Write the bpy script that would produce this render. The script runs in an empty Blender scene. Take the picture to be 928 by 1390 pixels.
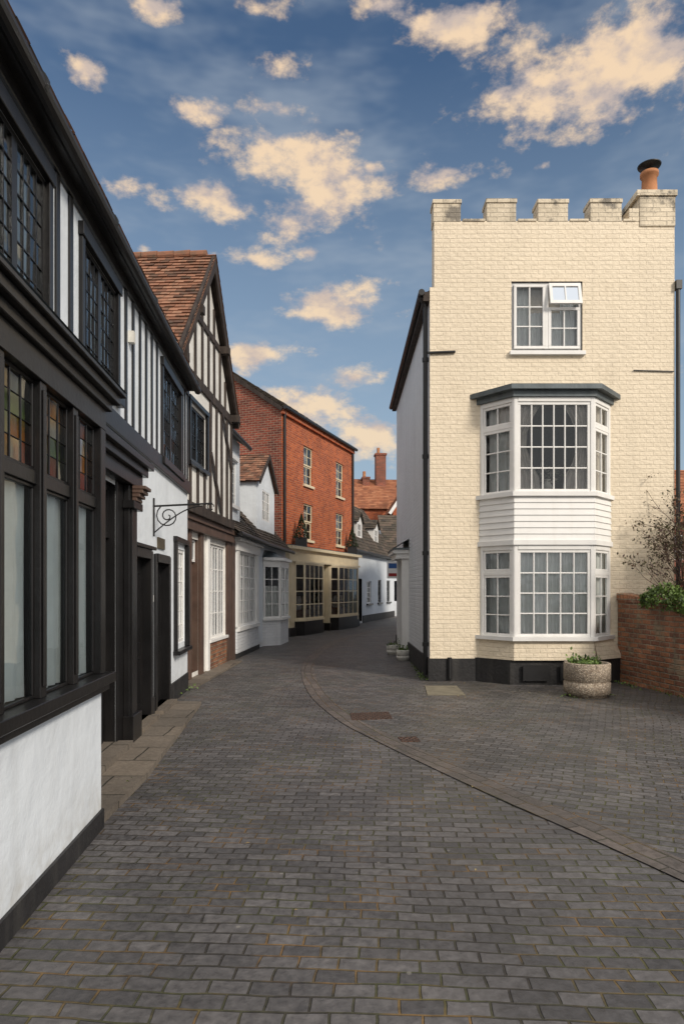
import bpy, math, random
from mathutils import Vector
random.seed(11)
R=math.radians
sc=bpy.context.scene
sc.view_settings.view_transform='Standard'; sc.view_settings.look='None'; sc.view_settings.exposure=0

# ---------------------------------------------------------------- materials
def newmat(name):
    m=bpy.data.materials.new(name); m.use_nodes=True
    nt=m.node_tree; b=nt.nodes['Principled BSDF']
    return m,nt,b
def N(nt,t,**k):
    n=nt.nodes.new(t)
    for a,v in k.items(): setattr(n,a,v)
    return n
def L(nt,a,b): nt.links.new(a,b)
def c4(c): return (c[0],c[1],c[2],1)
def mixc(nt,fac,a,b,blend='MIX'):
    n=N(nt,'ShaderNodeMix',data_type='RGBA',blend_type=blend)
    if hasattr(fac,'type') and not isinstance(fac,(int,float)): L(nt,fac,n.inputs[0])
    else: n.inputs[0].default_value=fac
    for s,i in ((a,6),(b,7)):
        if isinstance(s,tuple): n.inputs[i].default_value=c4(s)
        else: L(nt,s,n.inputs[i])
    return n.outputs[2]
def maprange(nt,v,a,b,c,d,smooth=False):
    n=N(nt,'ShaderNodeMapRange')
    if smooth: n.interpolation_type='SMOOTHSTEP'
    L(nt,v,n.inputs[0]); 
    for i,x in enumerate((a,b,c,d)): n.inputs[i+1].default_value=x
    return n.outputs[0]
def noise(nt,vec,scale,detail=4,rough=.55):
    n=N(nt,'ShaderNodeTexNoise'); n.inputs['Scale'].default_value=scale
    n.inputs['Detail'].default_value=detail; n.inputs['Roughness'].default_value=rough
    if vec is not None: L(nt,vec,n.inputs['Vector'])
    return n.outputs['Fac']
def coords(nt,kind='Object'):
    return N(nt,'ShaderNodeTexCoord').outputs[kind]
def scaled(nt,vec,s,rot=0,loc=(0,0,0)):
    m=N(nt,'ShaderNodeMapping'); L(nt,vec,m.inputs[0]); m.inputs['Scale'].default_value=s
    m.inputs['Rotation'].default_value=(0,0,rot); m.inputs['Location'].default_value=loc
    return m.outputs[0]
def bump(nt,b,h,strength,dist,prev=None):
    n=N(nt,'ShaderNodeBump'); n.inputs['Strength'].default_value=strength; n.inputs['Distance'].default_value=dist
    L(nt,h,n.inputs['Height'])
    if prev is not None: L(nt,prev,n.inputs['Normal'])
    L(nt,n.outputs[0],b.inputs['Normal'])
    return n.outputs[0]
def simple(name,col,rough=.6,var=.15,ns=2.5,bs=60,bstr=.25,bd=.004,metal=0,streak=0,spec=.4,dirt=None,wavy=0,low=None):
    m,nt,b=newmat(name); o=coords(nt)
    f=noise(nt,o,ns,4)
    k=maprange(nt,f,.3,.7,1-var,1+var*.5)
    g=N(nt,'ShaderNodeCombineColor'); 
    for i in range(3): L(nt,k,g.inputs[i])
    c=mixc(nt,1.0,col,g.outputs[0],'MULTIPLY')
    if streak:
        s=noise(nt,scaled(nt,o,(7,7,.7)),1.0,3)
        sf=maprange(nt,s,.5,.75,0,streak)
        c=mixc(nt,sf,c,dirt or (col[0]*.45,col[1]*.45,col[2]*.4))
    if low:  # splash-back grime near the ground (world height)
        gp=N(nt,'ShaderNodeNewGeometry'); sz=N(nt,'ShaderNodeSeparateXYZ'); L(nt,gp.outputs['Position'],sz.inputs[0])
        hh=maprange(nt,sz.outputs[2],.12,.42,1,0); mu=N(nt,'ShaderNodeMath',operation='MULTIPLY'); L(nt,hh,mu.inputs[0]); L(nt,maprange(nt,noise(nt,o,9,4),.4,.75,.05,.6),mu.inputs[1])
        c=mixc(nt,mu.outputs[0],c,low)
    L(nt,c,b.inputs['Base Color']); b.inputs['Roughness'].default_value=rough
    b.inputs['Metallic'].default_value=metal; b.inputs['Specular IOR Level'].default_value=spec
    p=bump(nt,b,noise(nt,o,bs,2),bstr,bd)
    if wavy: bump(nt,b,noise(nt,o,4,2),.5,wavy,p)
    return m
def brickmat(name,c1,c2,mo,bw=.225,bh=.075,mort=.011,rough=.8,bstr=.7,bd=.012,var=.3,patch=None,pamt=.0,rot=0,pthr=.6,big=.6,stain=.35,bias=0,hs=11,hb=1.5):
    m,nt,b=newmat(name); uv=coords(nt,'UV'); o=coords(nt)
    w=N(nt,'ShaderNodeTexNoise'); w.inputs['Scale'].default_value=6; w.inputs['Detail'].default_value=1; L(nt,uv,w.inputs['Vector'])
    wv=N(nt,'ShaderNodeVectorMath',operation='MULTIPLY_ADD'); L(nt,w.outputs['Color'],wv.inputs[0]); wv.inputs[1].default_value=(.02,.016,0)
    L(nt,scaled(nt,uv,(1,1,1),rot),wv.inputs[2])
    t=N(nt,'ShaderNodeTexBrick'); L(nt,wv.outputs[0],t.inputs['Vector'])
    t.inputs['Color1'].default_value=c4(c1); t.inputs['Color2'].default_value=c4(c2); t.inputs['Mortar'].default_value=c4(mo)
    t.inputs['Scale'].default_value=1; t.inputs['Brick Width'].default_value=bw; t.inputs['Row Height'].default_value=bh
    t.inputs['Mortar Size'].default_value=mort; t.inputs['Mortar Smooth'].default_value=.6; t.inputs['Bias'].default_value=bias
    f=noise(nt,o,big,4); k=maprange(nt,f,.3,.7,1-var,1+var*.6)
    f2=noise(nt,o,28,3); k2=maprange(nt,f2,.3,.7,1-var*.5,1+var*.4)
    mm=N(nt,'ShaderNodeMath',operation='MULTIPLY'); L(nt,k,mm.inputs[0]); L(nt,k2,mm.inputs[1])
    g=N(nt,'ShaderNodeCombineColor')
    for i in range(3): L(nt,mm.outputs[0],g.inputs[i])
    c=mixc(nt,1.0,t.outputs['Color'],g.outputs[0],'MULTIPLY')
    if patch:
        pf=noise(nt,o,1.7,6,.65); ps=maprange(nt,pf,pthr,pthr+.06,0,pamt)
        c=mixc(nt,ps,c,patch)
    if stain:
        s=noise(nt,scaled(nt,o,(5,5,.5)),1.0,3)
        sf=maprange(nt,s,.52,.78,0,stain)
        c=mixc(nt,sf,c,(.10,.09,.07))
    L(nt,c,b.inputs['Base Color']); b.inputs['Roughness'].default_value=rough; b.inputs['Specular IOR Level'].default_value=.3
    inv=N(nt,'ShaderNodeMath',operation='SUBTRACT'); inv.inputs[0].default_value=1; L(nt,t.outputs['Fac'],inv.inputs[1])
    h3=noise(nt,o,hs,3)
    ad=N(nt,'ShaderNodeMath',operation='MULTIPLY_ADD'); L(nt,h3,ad.inputs[0]); ad.inputs[1].default_value=hb; L(nt,inv.outputs[0],ad.inputs[2])
    bump(nt,b,ad.outputs[0],bstr,bd)
    return m
def tilemat(name,cols,moss=(.09,.10,.045),mamt=.5):
    m,nt,b=newmat(name); o=coords(nt)
    a=N(nt,'ShaderNodeAttribute',attribute_name='rnd')
    r=N(nt,'ShaderNodeValToRGB'); L(nt,a.outputs['Fac'],r.inputs[0])
    e=r.color_ramp.elements
    e[0].color=c4(cols[0]); e[-1].color=c4(cols[-1])
    for i,c in enumerate(cols[1:-1]):
        x=e.new((i+1)/(len(cols)-1)); x.color=c4(c)
    f=noise(nt,o,9,4); c=mixc(nt,maprange(nt,f,.45,.7,0,mamt),r.outputs[0],moss)
    L(nt,c,b.inputs['Base Color']); b.inputs['Roughness'].default_value=.85; b.inputs['Specular IOR Level'].default_value=.3
    return m
def glassmat(name,tint=(1,1,1),rough=.02,refl=1.0,bd=.01):
    m=bpy.data.materials.new(name); m.use_nodes=True; nt=m.node_tree; nt.nodes.clear()
    out=N(nt,'ShaderNodeOutputMaterial'); tr=N(nt,'ShaderNodeBsdfTransparent'); tr.inputs[0].default_value=c4(tint)
    gl=N(nt,'ShaderNodeBsdfGlossy'); gl.inputs['Roughness'].default_value=rough; gl.inputs[0].default_value=(.9,.95,1,1)
    fr=N(nt,'ShaderNodeFresnel'); fr.inputs[0].default_value=1.6
    o=coords(nt); bp=N(nt,'ShaderNodeBump'); bp.inputs['Strength'].default_value=.3; bp.inputs['Distance'].default_value=bd
    L(nt,noise(nt,o,5,1),bp.inputs['Height']); L(nt,bp.outputs[0],gl.inputs['Normal'])
    mx=N(nt,'ShaderNodeMixShader')
    mu=N(nt,'ShaderNodeMath',operation='MULTIPLY',use_clamp=True); L(nt,fr.outputs[0],mu.inputs[0]); mu.inputs[1].default_value=refl
    L(nt,mu.outputs[0],mx.inputs[0]); L(nt,tr.outputs[0],mx.inputs[1]); L(nt,gl.outputs[0],mx.inputs[2]); L(nt,mx.outputs[0],out.inputs[0])
    return m
def leafmat(name,c1,c2,c3=None):
    m,nt,b=newmat(name)
    a=N(nt,'ShaderNodeAttribute',attribute_name='rnd')
    r=N(nt,'ShaderNodeValToRGB'); L(nt,a.outputs['Fac'],r.inputs[0])
    r.color_ramp.elements[0].color=c4(c1); r.color_ramp.elements[1].color=c4(c2)
    if c3: x=r.color_ramp.elements.new(.8); x.color=c4(c3)
    L(nt,r.outputs[0],b.inputs['Base Color']); b.inputs['Roughness'].default_value=.55
    return m

PLASTER=simple('blue_white_plaster',(.71,.75,.79),.8,.08,1.5,45,.35,.006,streak=.14,dirt=(.46,.46,.44),wavy=.03,low=(.36,.33,.27))
PLAST2=simple('old_white_plaster',(.74,.72,.68),.85,.14,2,30,.4,.01,streak=.35,dirt=(.36,.33,.28),wavy=.03)
BLACK=simple('black_gloss_paint',(.009,.0085,.009),.34,.4,4,25,.35,.004,streak=.3,dirt=(.028,.024,.022),spec=.45)
TIMBER=simple('weathered_dark_timber',(.038,.027,.022),.75,.4,5,20,.6,.01,streak=.5,dirt=(.12,.09,.07))
BROWN=simple('brown_painted_timber',(.10,.06,.045),.5,.3,4,25,.3,.004,streak=.3,dirt=(.17,.13,.1))
WHITE=simple('white_gloss_paint',(.80,.79,.77),.4,.05,4,30,.12,.002,streak=.14,dirt=(.5,.47,.40))
CREAMP=simple('cream_shopfront_paint',(.70,.60,.42),.45,.08,4,30,.15,.002,streak=.15,dirt=(.4,.33,.2))
CREAMB=brickmat('cream_painted_brick',(.80,.69,.53),(.78,.67,.51),(.765,.655,.495),bw=.235,bh=.077,mort=.009,rough=.62,bstr=.6,bd=.011,var=.07,patch=(.64,.54,.40),pamt=.4,pthr=.60,stain=.09,hs=15,hb=2.4)
COPING=brickmat('weathered_parapet_brick',(.74,.64,.49),(.66,.57,.43),(.6,.52,.4),bw=.235,bh=.077,var=.2,patch=(.17,.155,.135),pamt=.85,pthr=.54,stain=.55)
WHITEB=brickmat('white_painted_brick',(.74,.75,.77),(.70,.71,.73),(.68,.70,.72),bw=.235,bh=.077,mort=.010,rough=.6,bstr=.7,bd=.012,var=.08,stain=.15,hs=17,hb=2)
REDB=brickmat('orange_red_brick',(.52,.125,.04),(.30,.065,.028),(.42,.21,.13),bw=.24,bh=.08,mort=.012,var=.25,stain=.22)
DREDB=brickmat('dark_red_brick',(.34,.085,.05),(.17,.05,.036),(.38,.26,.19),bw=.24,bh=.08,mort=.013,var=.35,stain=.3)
OLDB=brickmat('old_garden_brick',(.44,.19,.095),(.20,.09,.06),(.32,.25,.18),bw=.235,bh=.08,mort=.013,var=.4,bstr=1,bd=.02,patch=(.30,.26,.18),pamt=.6,pthr=.56,big=2,stain=.35)
PLINTH=simple('black_bitumen_plinth',(.022,.021,.022),.6,.4,3,20,.6,.012,streak=.3,dirt=(.09,.085,.075))
CLAY=tilemat('clay_roof_tiles',[(.10,.055,.04),(.22,.10,.06),(.30,.14,.085),(.36,.19,.12)],(.11,.09,.065),.7)
SLATE=tilemat('dark_roof_tiles',[(.045,.038,.035),(.075,.06,.05),(.10,.075,.06),(.14,.10,.08)],(.09,.09,.05),.5)
ORTILE=tilemat('orange_roof_tiles',[(.22,.08,.045),(.32,.12,.06),(.4,.17,.09)],(.16,.12,.07),.3)
LEAD=simple('lead_sheet',(.11,.13,.14),.5,.25,5,20,.3,.006,metal=.3,streak=.3,dirt=(.25,.26,.25))
IRON=simple('black_iron',(.012,.012,.013),.45,.3,8,40,.3,.002,spec=.5)
GLASS=glassmat('window_glass'); OLDG=glassmat('old_leaded_glass',(.9,.93,.9),.04,1.15,.012)
SHOPG=glassmat('shop_plate_glass',(.9,.93,.92),.02,.9,.002)
AMBER=glassmat('amber_stained_glass',(.85,.56,.22),.1,.8); GREENG=glassmat('green_stained_glass',(.4,.55,.3),.1,.8); REDG=glassmat('red_stained_glass',(.65,.22,.12),.1,.8)
NET=simple('net_curtain',(.80,.83,.81),.9,.10,6,60,.2,.002)
BLIND=simple('stained_backing',(.70,.60,.42),.9,.2,6,60,.2,.002)
DRAPE=simple('heavy_curtain',(.60,.57,.52),.9,.2,6,60,.2,.002)
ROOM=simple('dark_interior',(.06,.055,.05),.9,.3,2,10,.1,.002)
WARM=simple('shop_interior',(.16,.10,.06),.9,.5,3,10,.1,.002)
STONE=brickmat('york_stone_slab',(.20,.165,.13),(.14,.12,.10),(.05,.045,.035),bw=.75,bh=.5,mort=.012,var=.35,bstr=.6,bd=.01,stain=.2)
PALES=simple('pale_concrete',(.20,.175,.125),.85,.3,5,40,.4,.006)
TERRA=simple('terracotta',(.46,.20,.09),.8,.25,5,40,.3,.004,streak=.4,dirt=(.2,.11,.07))
PVC=simple('white_plastic_pot',(.66,.64,.58),.6,.15,5,40,.2,.003,streak=.3)

def paver(name,rot,c1=(.070,.066,.067),c2=(.132,.123,.122),mo=(.045,.040,.030),bw=.176,bh=.088,kind='Object'):
    m,nt,b=newmat(name); o=coords(nt,kind); ob=coords(nt)
    w=N(nt,'ShaderNodeTexNoise'); w.inputs['Scale'].default_value=5; w.inputs['Detail'].default_value=1; L(nt,o,w.inputs['Vector'])
    wv=N(nt,'ShaderNodeVectorMath',operation='MULTIPLY_ADD'); L(nt,w.outputs['Color'],wv.inputs[0]); wv.inputs[1].default_value=(.030,.026,0)
    L(nt,scaled(nt,o,(1,1,0),rot),wv.inputs[2])
    w2=N(nt,'ShaderNodeTexNoise'); w2.inputs['Scale'].default_value=.35; w2.inputs['Detail'].default_value=1; L(nt,o,w2.inputs['Vector'])
    wv2=N(nt,'ShaderNodeVectorMath',operation='MULTIPLY_ADD'); L(nt,w2.outputs['Color'],wv2.inputs[0]); wv2.inputs[1].default_value=(.3,.3,0); L(nt,wv.outputs[0],wv2.inputs[2])
    t=N(nt,'ShaderNodeTexBrick'); L(nt,wv2.outputs[0],t.inputs['Vector'])
    t.inputs['Color1'].default_value=c4(c1); t.inputs['Color2'].default_value=c4(c2); t.inputs['Mortar'].default_value=c4(mo)
    t.inputs['Scale'].default_value=1; t.inputs['Brick Width'].default_value=bw; t.inputs['Row Height'].default_value=bh
    t.inputs['Mortar Size'].default_value=.007; t.inputs['Mortar Smooth'].default_value=.5; t.inputs['Bias'].default_value=-.1
    mf=noise(nt,ob,1.1,4); mf2=maprange(nt,mf,.42,.62,0,1)
    jc=mixc(nt,mf2,(.040,.034,.028),(.075,.078,.028))
    of=noise(nt,ob,2.3,3); jc=mixc(nt,maprange(nt,of,.5,.64,0,.8),jc,(.20,.115,.045))
    c=mixc(nt,t.outputs['Fac'],t.outputs['Color'],jc)
    f=noise(nt,ob,.6,5); k=maprange(nt,f,.3,.7,.74,1.20)
    f2=noise(nt,ob,22,3); k2=maprange(nt,f2,.3,.7,.70,1.28)
    mm=N(nt,'ShaderNodeMath',operation='MULTIPLY'); L(nt,k,mm.inputs[0]); L(nt,k2,mm.inputs[1])
    g=N(nt,'ShaderNodeCombineColor')
    for i in range(3): L(nt,mm.outputs[0],g.inputs[i])
    c=mixc(nt,1.0,c,g.outputs[0],'MULTIPLY')
    v=N(nt,'ShaderNodeTexVoronoi'); v.inputs['Scale'].default_value=4; L(nt,ob,v.inputs['Vector'])
    c=mixc(nt,maprange(nt,v.outputs['Distance'],.035,.05,.6,0),c,(.27,.25,.22))
    L(nt,c,b.inputs['Base Color'])
    L(nt,maprange(nt,f2,.3,.7,.42,.72),b.inputs['Roughness']); b.inputs['Specular IOR Level'].default_value=.45
    inv=N(nt,'ShaderNodeMath',operation='SUBTRACT'); inv.inputs[0].default_value=1; L(nt,t.outputs['Fac'],inv.inputs[1])
    sc_=N(nt,'ShaderNodeSeparateColor'); L(nt,t.outputs['Color'],sc_.inputs[0])
    ad0=N(nt,'ShaderNodeMath',operation='MULTIPLY_ADD'); L(nt,sc_.outputs[0],ad0.inputs[0]); ad0.inputs[1].default_value=4.0; L(nt,inv.outputs[0],ad0.inputs[2])
    ad=N(nt,'ShaderNodeMath',operation='MULTIPLY_ADD'); L(nt,f2,ad.inputs[0]); ad.inputs[1].default_value=.8; L(nt,ad0.outputs[0],ad.inputs[2])
    bump(nt,b,ad.outputs[0],.85,.009)
    return m
PAVE=paver('blue_brick_pavers',R(3))
PAVE2=paver('blue_brick_pavers_diagonal',R(24),c1=(.068,.064,.064),c2=(.128,.118,.115))
BAND=paver('brown_channel_bricks',0,c1=(.085,.073,.066),c2=(.135,.111,.097),bw=.24,bh=.125,kind='UV')
def aggregate():
    m,nt,b=newmat('exposed_aggregate'); o=coords(nt)
    v=N(nt,'ShaderNodeTexVoronoi'); v.inputs['Scale'].default_value=55; L(nt,o,v.inputs['Vector'])
    r=N(nt,'ShaderNodeValToRGB'); s=N(nt,'ShaderNodeSeparateColor'); L(nt,v.outputs['Color'],s.inputs[0]); L(nt,s.outputs[0],r.inputs[0])
    r.color_ramp.elements[0].color=(.20,.14,.09,1); r.color_ramp.elements[1].color=(.62,.52,.40,1)
    L(nt,mixc(nt,maprange(nt,v.outputs['Distance'],.4,.6,0,.8),r.outputs[0],(.25,.21,.17)),b.inputs['Base Color'])
    b.inputs['Roughness'].default_value=.85
    inv=N(nt,'ShaderNodeMath',operation='SUBTRACT'); inv.inputs[0].default_value=1; L(nt,v.outputs['Distance'],inv.inputs[1])
    bump(nt,b,inv.outputs[0],.8,.01); return m
AGG=aggregate()
GREEN=leafmat('green_leaves',(.025,.05,.012),(.10,.17,.03),(.16,.24,.05))
DGREEN=leafmat('dark_leaves',(.008,.018,.006),(.03,.05,.015))
REDL=leafmat('russet_leaves',(.05,.018,.015),(.13,.055,.03),(.09,.09,.03))
TWIG=simple('twigs',(.09,.045,.035),.8,.3,5,30,.3,.003)
SOIL=simple('soil',(.03,.022,.016),.95,.4,10,30,.8,.02)
LITTER=leafmat('dry_leaves',(.14,.08,.03),(.36,.28,.12))
RUST=brickmat('rusty_cast_iron',(.13,.07,.05),(.10,.055,.04),(.04,.03,.025),bw=.06,bh=.06,mort=.012,var=.3,bstr=.8,bd=.01,stain=.1)

# ---------------------------------------------------------------- geometry kit
class FR:
    def __init__(s,p0,p1):
        s.o=Vector((p0[0],p0[1],0)); d=Vector((p1[0]-p0[0],p1[1]-p0[1],0)); s.len=d.length; s.u=d.normalized()
        s.n=Vector((s.u.y,-s.u.x,0))
    def P(s,u,n,z): return s.o+s.u*u+s.n*n+Vector((0,0,z))
class Bld:
    def __init__(s,name,loc=(0,0,0)):
        s.name=name; s.loc=Vector(loc); s.parts={}; s.extra=[]
        s.e=bpy.data.objects.new(name,None); s.e.location=loc; s.e.empty_display_size=.3
        bpy.context.collection.objects.link(s.e)
    def pt(s,p): return s.parts.setdefault(p,dict(v=[],f=[],uv=[],m=[],c=[],mats=[]))
    def addf(s,d,idx,uv,mat,c=.5):
        if mat not in d['mats']: d['mats'].append(mat)
        d['f'].append(idx); d['uv'].extend(uv); d['m'].append(d['mats'].index(mat)); d['c'].extend([c]*len(idx))
    def poly(s,part,pts,mat,uv=None,c=.5):
        d=s.pt(part); b=len(d['v']); d['v'].extend([Vector(p)-s.loc for p in pts])
        if uv is None:
            nn=(Vector(pts[1])-Vector(pts[0])).cross(Vector(pts[2])-Vector(pts[0]))
            if nn.length>0: nn.normalize()
            if abs(nn.z)>.9: uv=[(p[0],p[1]) for p in pts]
            else:
                t=Vector((0,0,1)).cross(nn); t.normalize(); w=nn.cross(t)
                uv=[(Vector(p).dot(t),Vector(p).dot(w)) for p in pts]
        s.addf(d,list(range(b,b+len(pts))),uv,mat,c)
    def box(s,part,fr,u0,u1,n0,n1,z0,z1,mat,c=.5):
        d=s.pt(part); b=len(d['v'])
        lc=[(u,n,z) for z in (z0,z1) for n in (n0,n1) for u in (u0,u1)]
        d['v'].extend([fr.P(*q)-s.loc for q in lc])
        for f,ax in (((0,1,3,2),'z'),((4,6,7,5),'z'),((2,3,7,6),'n'),((1,0,4,5),'n'),((3,1,5,7),'u'),((0,2,6,4),'u')):
            uv=[]
            for i in f:
                u,n,z=lc[i]; uv.append((u,n) if ax=='z' else ((u,z) if ax=='n' else (n,z)))
            s.addf(d,[b+i for i in reversed(f)],list(reversed(uv)),mat,c)
    def beam(s,part,fr,ua,za,ub,zb,w,n0,n1,mat):
        d=s.pt(part); b=len(d['v']); a=Vector((ua,za)); e=Vector((ub,zb)); t=(e-a); l=t.length; t.normalize(); q=Vector((-t.y,t.x))*w/2
        c2=[a-q,e-q,e+q,a+q]
        d['v'].extend([fr.P(c.x,n,c.y)-s.loc for n in (n0,n1) for c in c2])
        U=[(0,0),(l,0),(l,w),(0,w)]
        s.addf(d,[b+4,b+5,b+6,b+7],U,mat); s.addf(d,[b+3,b+2,b+1,b],U,mat)
        for i in range(4):
            j=(i+1)%4; s.addf(d,[b+i,b+j,b+4+j,b+4+i],[(0,0),(l,0),(l,.1),(0,.1)],mat)
    def wall(s,part,fr,u0,u1,z0,z1,mat,ops=(),rev=.12,n=0,rmat=None):
        us=sorted(set([u0,u1]+[x for o in ops for x in o[:2]])); zs=sorted(set([z0,z1]+[x for o in ops for x in o[2:4]]))
        us=[u for u in us if u0<=u<=u1]; zs=[z for z in zs if z0<=z<=z1]
        for i in range(len(us)-1):
            for j in range(len(zs)-1):
                a,b_,c,d=us[i],us[i+1],zs[j],zs[j+1]; mu,mz=(a+b_)/2,(c+d)/2
                if any(o[0]<mu<o[1] and o[2]<mz<o[3] for o in ops): continue
                s.poly(part,[fr.P(a,n,c),fr.P(b_,n,c),fr.P(b_,n,d),fr.P(a,n,d)],mat,[(a,c),(b_,c),(b_,d),(a,d)])
        for o in ops:
            rm=(o[4] if len(o)>4 else None) or rmat or mat
            a,b_,c,d=o[:4]
            for (p,q) in (((a,c),(b_,c)),((b_,c),(b_,d)),((b_,d),(a,d)),((a,d),(a,c))):
                s.poly(part,[fr.P(p[0],n,p[1]),fr.P(p[0],n-rev,p[1]),fr.P(q[0],n-rev,q[1]),fr.P(q[0],n,q[1])],rm)
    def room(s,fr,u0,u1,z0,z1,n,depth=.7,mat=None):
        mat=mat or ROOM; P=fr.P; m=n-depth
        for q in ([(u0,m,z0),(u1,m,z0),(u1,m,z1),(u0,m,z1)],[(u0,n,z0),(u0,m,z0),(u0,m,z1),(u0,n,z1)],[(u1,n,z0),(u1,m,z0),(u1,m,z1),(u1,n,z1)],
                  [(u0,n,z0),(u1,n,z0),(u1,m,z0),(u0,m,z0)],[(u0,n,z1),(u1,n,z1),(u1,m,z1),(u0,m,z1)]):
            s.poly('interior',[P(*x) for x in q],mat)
    def light(s,fr,u0,u1,z0,z1,n,cols,rows,mat,fw=.045,bw=.02,stained=False,d=.045,part='windows',gm=None):
        s.box(part,fr,u0,u1,n,n+d,z0,z0+fw,mat); s.box(part,fr,u0,u1,n,n+d,z1-fw,z1,mat)
        s.box(part,fr,u0,u0+fw,n,n+d,z0+fw,z1-fw,mat); s.box(part,fr,u1-fw,u1,n,n+d,z0+fw,z1-fw,mat)
        a,b_,c,e=u0+fw,u1-fw,z0+fw,z1-fw; dn=d*.12
        for i in range(1,cols):
            u=a+(b_-a)*i/cols; s.box(part,fr,u-bw/2,u+bw/2,n+dn,n+d-dn,c,e,mat)
        for i in range(1,rows):
            z=c+(e-c)*i/rows; s.box(part,fr,a,b_,n+dn*2,n+d-2*dn,z-bw/2,z+bw/2,mat)
        g=n+d*.5
        for i in range(cols):
            for j in range(rows):
                ua,ub=a+(b_-a)*i/cols,a+(b_-a)*(i+1)/cols; za,zb=c+(e-c)*j/rows,c+(e-c)*(j+1)/rows
                t=(random.random()-.5)*.006; w=(random.random()-.5)*.006
                mt=random.choice([AMBER,AMBER,GREENG,REDG,OLDG]) if stained else (gm or GLASS)
                s.poly('glass',[fr.P(ua,g-t-w,za),fr.P(ub,g+t-w,za),fr.P(ub,g+t+w,zb),fr.P(ua,g-t+w,zb)],mt)
    def curtain(s,fr,u0,u1,z0,z1,n,mat,amp=.03,per=.13,gather=0):
        k=max(4,int((u1-u0)/per*8)); rows=6
        ph=random.random()*6
        pts=[]
        for j in range(rows+1):
            t=j/rows; row=[]
            for i in range(k+1):
                x=i/k; u=u0+(u1-u0)*x
                if gather:
                    g=math.sin(math.pi*min(1,max(0,(1-t)*1.15)))*.55
                    u = u0+(u-u0)*(1-g) if gather<0 else u1-(u1-u)*(1-g)
                row.append(fr.P(u,n+amp*math.sin(ph+x*(u1-u0)/per*6.283+.4*math.sin(t*3)),z0+(z1-z0)*t))
            pts.append(row)
        for j in range(rows):
            for i in range(k):
                s.poly('curtains',[pts[j][i],pts[j][i+1],pts[j+1][i+1],pts[j+1][i]],mat)
    def tube(s,part,a,b,r,mat,seg=10,r2=None,cap=True):
        a=Vector(a); b=Vector(b); t=(b-a).normalized(); x=t.orthogonal().normalized(); y=t.cross(x); r2=r if r2 is None else r2
        d=s.pt(part); o=len(d['v'])
        for p,rr in ((a,r),(b,r2)):
            for i in range(seg):
                q=6.28318*i/seg; d['v'].append(p+x*math.cos(q)*rr+y*math.sin(q)*rr-s.loc)
        for i in range(seg):
            j=(i+1)%seg; s.addf(d,[o+i,o+j,o+seg+j,o+seg+i],[(0,0),(.1,0),(.1,1),(0,1)],mat)
        if cap:
            s.addf(d,[o+i for i in reversed(range(seg))],[(0,0)]*seg,mat); s.addf(d,[o+seg+i for i in range(seg)],[(0,0)]*seg,mat)
    def lathe(s,part,c,prof,mat,seg=32):
        d=s.pt(part); o=len(d['v']); c=Vector(c)
        for r,z in prof:
            for i in range(seg):
                q=6.28318*i/seg; d['v'].append(c+Vector((r*math.cos(q),r*math.sin(q),z))-s.loc)
        for k in range(len(prof)-1):
            for i in range(seg):
                j=(i+1)%seg; a=o+k*seg
                s.addf(d,[a+i,a+j,a+seg+j,a+seg+i],[(i/seg,0),((i+1)/seg,0),((i+1)/seg,1),(i/seg,1)],mat)
    def prism(s,part,pts,z0,z1,mat,top=None):
        n=len(pts); tp=top or pts
        s.poly(part,[(p[0],p[1],z1) for p in tp],mat); s.poly(part,[(p[0],p[1],z0) for p in reversed(pts)],mat)
        for i in range(n):
            j=(i+1)%n; s.poly(part,[(pts[i][0],pts[i][1],z0),(pts[j][0],pts[j][1],z0),(tp[j][0],tp[j][1],z1),(tp[i][0],tp[i][1],z1)],mat)
    def tiles(s,part,P0,P1,P2,mat,w=.17,h=.12,lift=.022):
        P0,P1,P2=Vector(P0),Vector(P1),Vector(P2); U=P1-P0; V=P2-P0; lu,lv=U.length,V.length; U.normalize(); V.normalize(); nn=U.cross(V); nn.normalize()
        if nn.z<0: nn=-nn
        P3=P1+V*lv; dz=-nn*.03
        s.poly(part,[P0+dz,P1+dz,P3+dz,P2+dz],mat,c=.1)
        rows=int(lv/h)+1
        for i in range(rows):
            v0=i*h; v1=min(lv,v0+h*1.25); v0b=v0-.01
            if v0>=lv: break
            off=-(w/2 if i%2 else 0); j=0
            while off+j*w<lu:
                a=max(0,off+j*w); b=min(lu,off+(j+1)*w-.004); j+=1
                if b-a<.02: continue
                l=lift+random.random()*.014; dv=(random.random()-.5)*.012
                sg=.02*math.sin(a*1.3+P0.x)*math.sin(3.14*v0/lv)
                q=[P0+U*a+V*(v0b+dv)+nn*(l+sg),P0+U*b+V*(v0b+dv)+nn*(l+sg+(random.random()-.5)*.008),P0+U*b+V*v1+nn*(.004+sg),P0+U*a+V*v1+nn*(.004+sg)]
                c=random.random()
                s.poly(part,q,mat,c=c)
                s.poly(part,[q[0]-nn*.016,q[1]-nn*.016,q[1],q[0]],mat,c=c*.6)
    def door(s,fr,u0,u1,z0,z1,n,mat,panels=True):
        s.box('doors',fr,u0,u1,n-.05,n,z0,z1,mat)
        if panels:
            w=u1-u0; h=z1-z0
            for (a,b_) in ((.12,.46),(.54,.88)):
                for (c,d) in ((.08,.38),(.46,.92)):
                    U0,U1,Z0,Z1=u0+w*a,u0+w*b_,z0+h*c,z0+h*d
                    s.box('doors',fr,U0,U1,n,n+.012,Z0,Z0+.025,mat); s.box('doors',fr,U0,U1,n,n+.012,Z1-.025,Z1,mat)
                    s.box('doors',fr,U0,U0+.025,n,n+.012,Z0+.025,Z1-.025,mat); s.box('doors',fr,U1-.025,U1,n,n+.012,Z0+.025,Z1-.025,mat)
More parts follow.
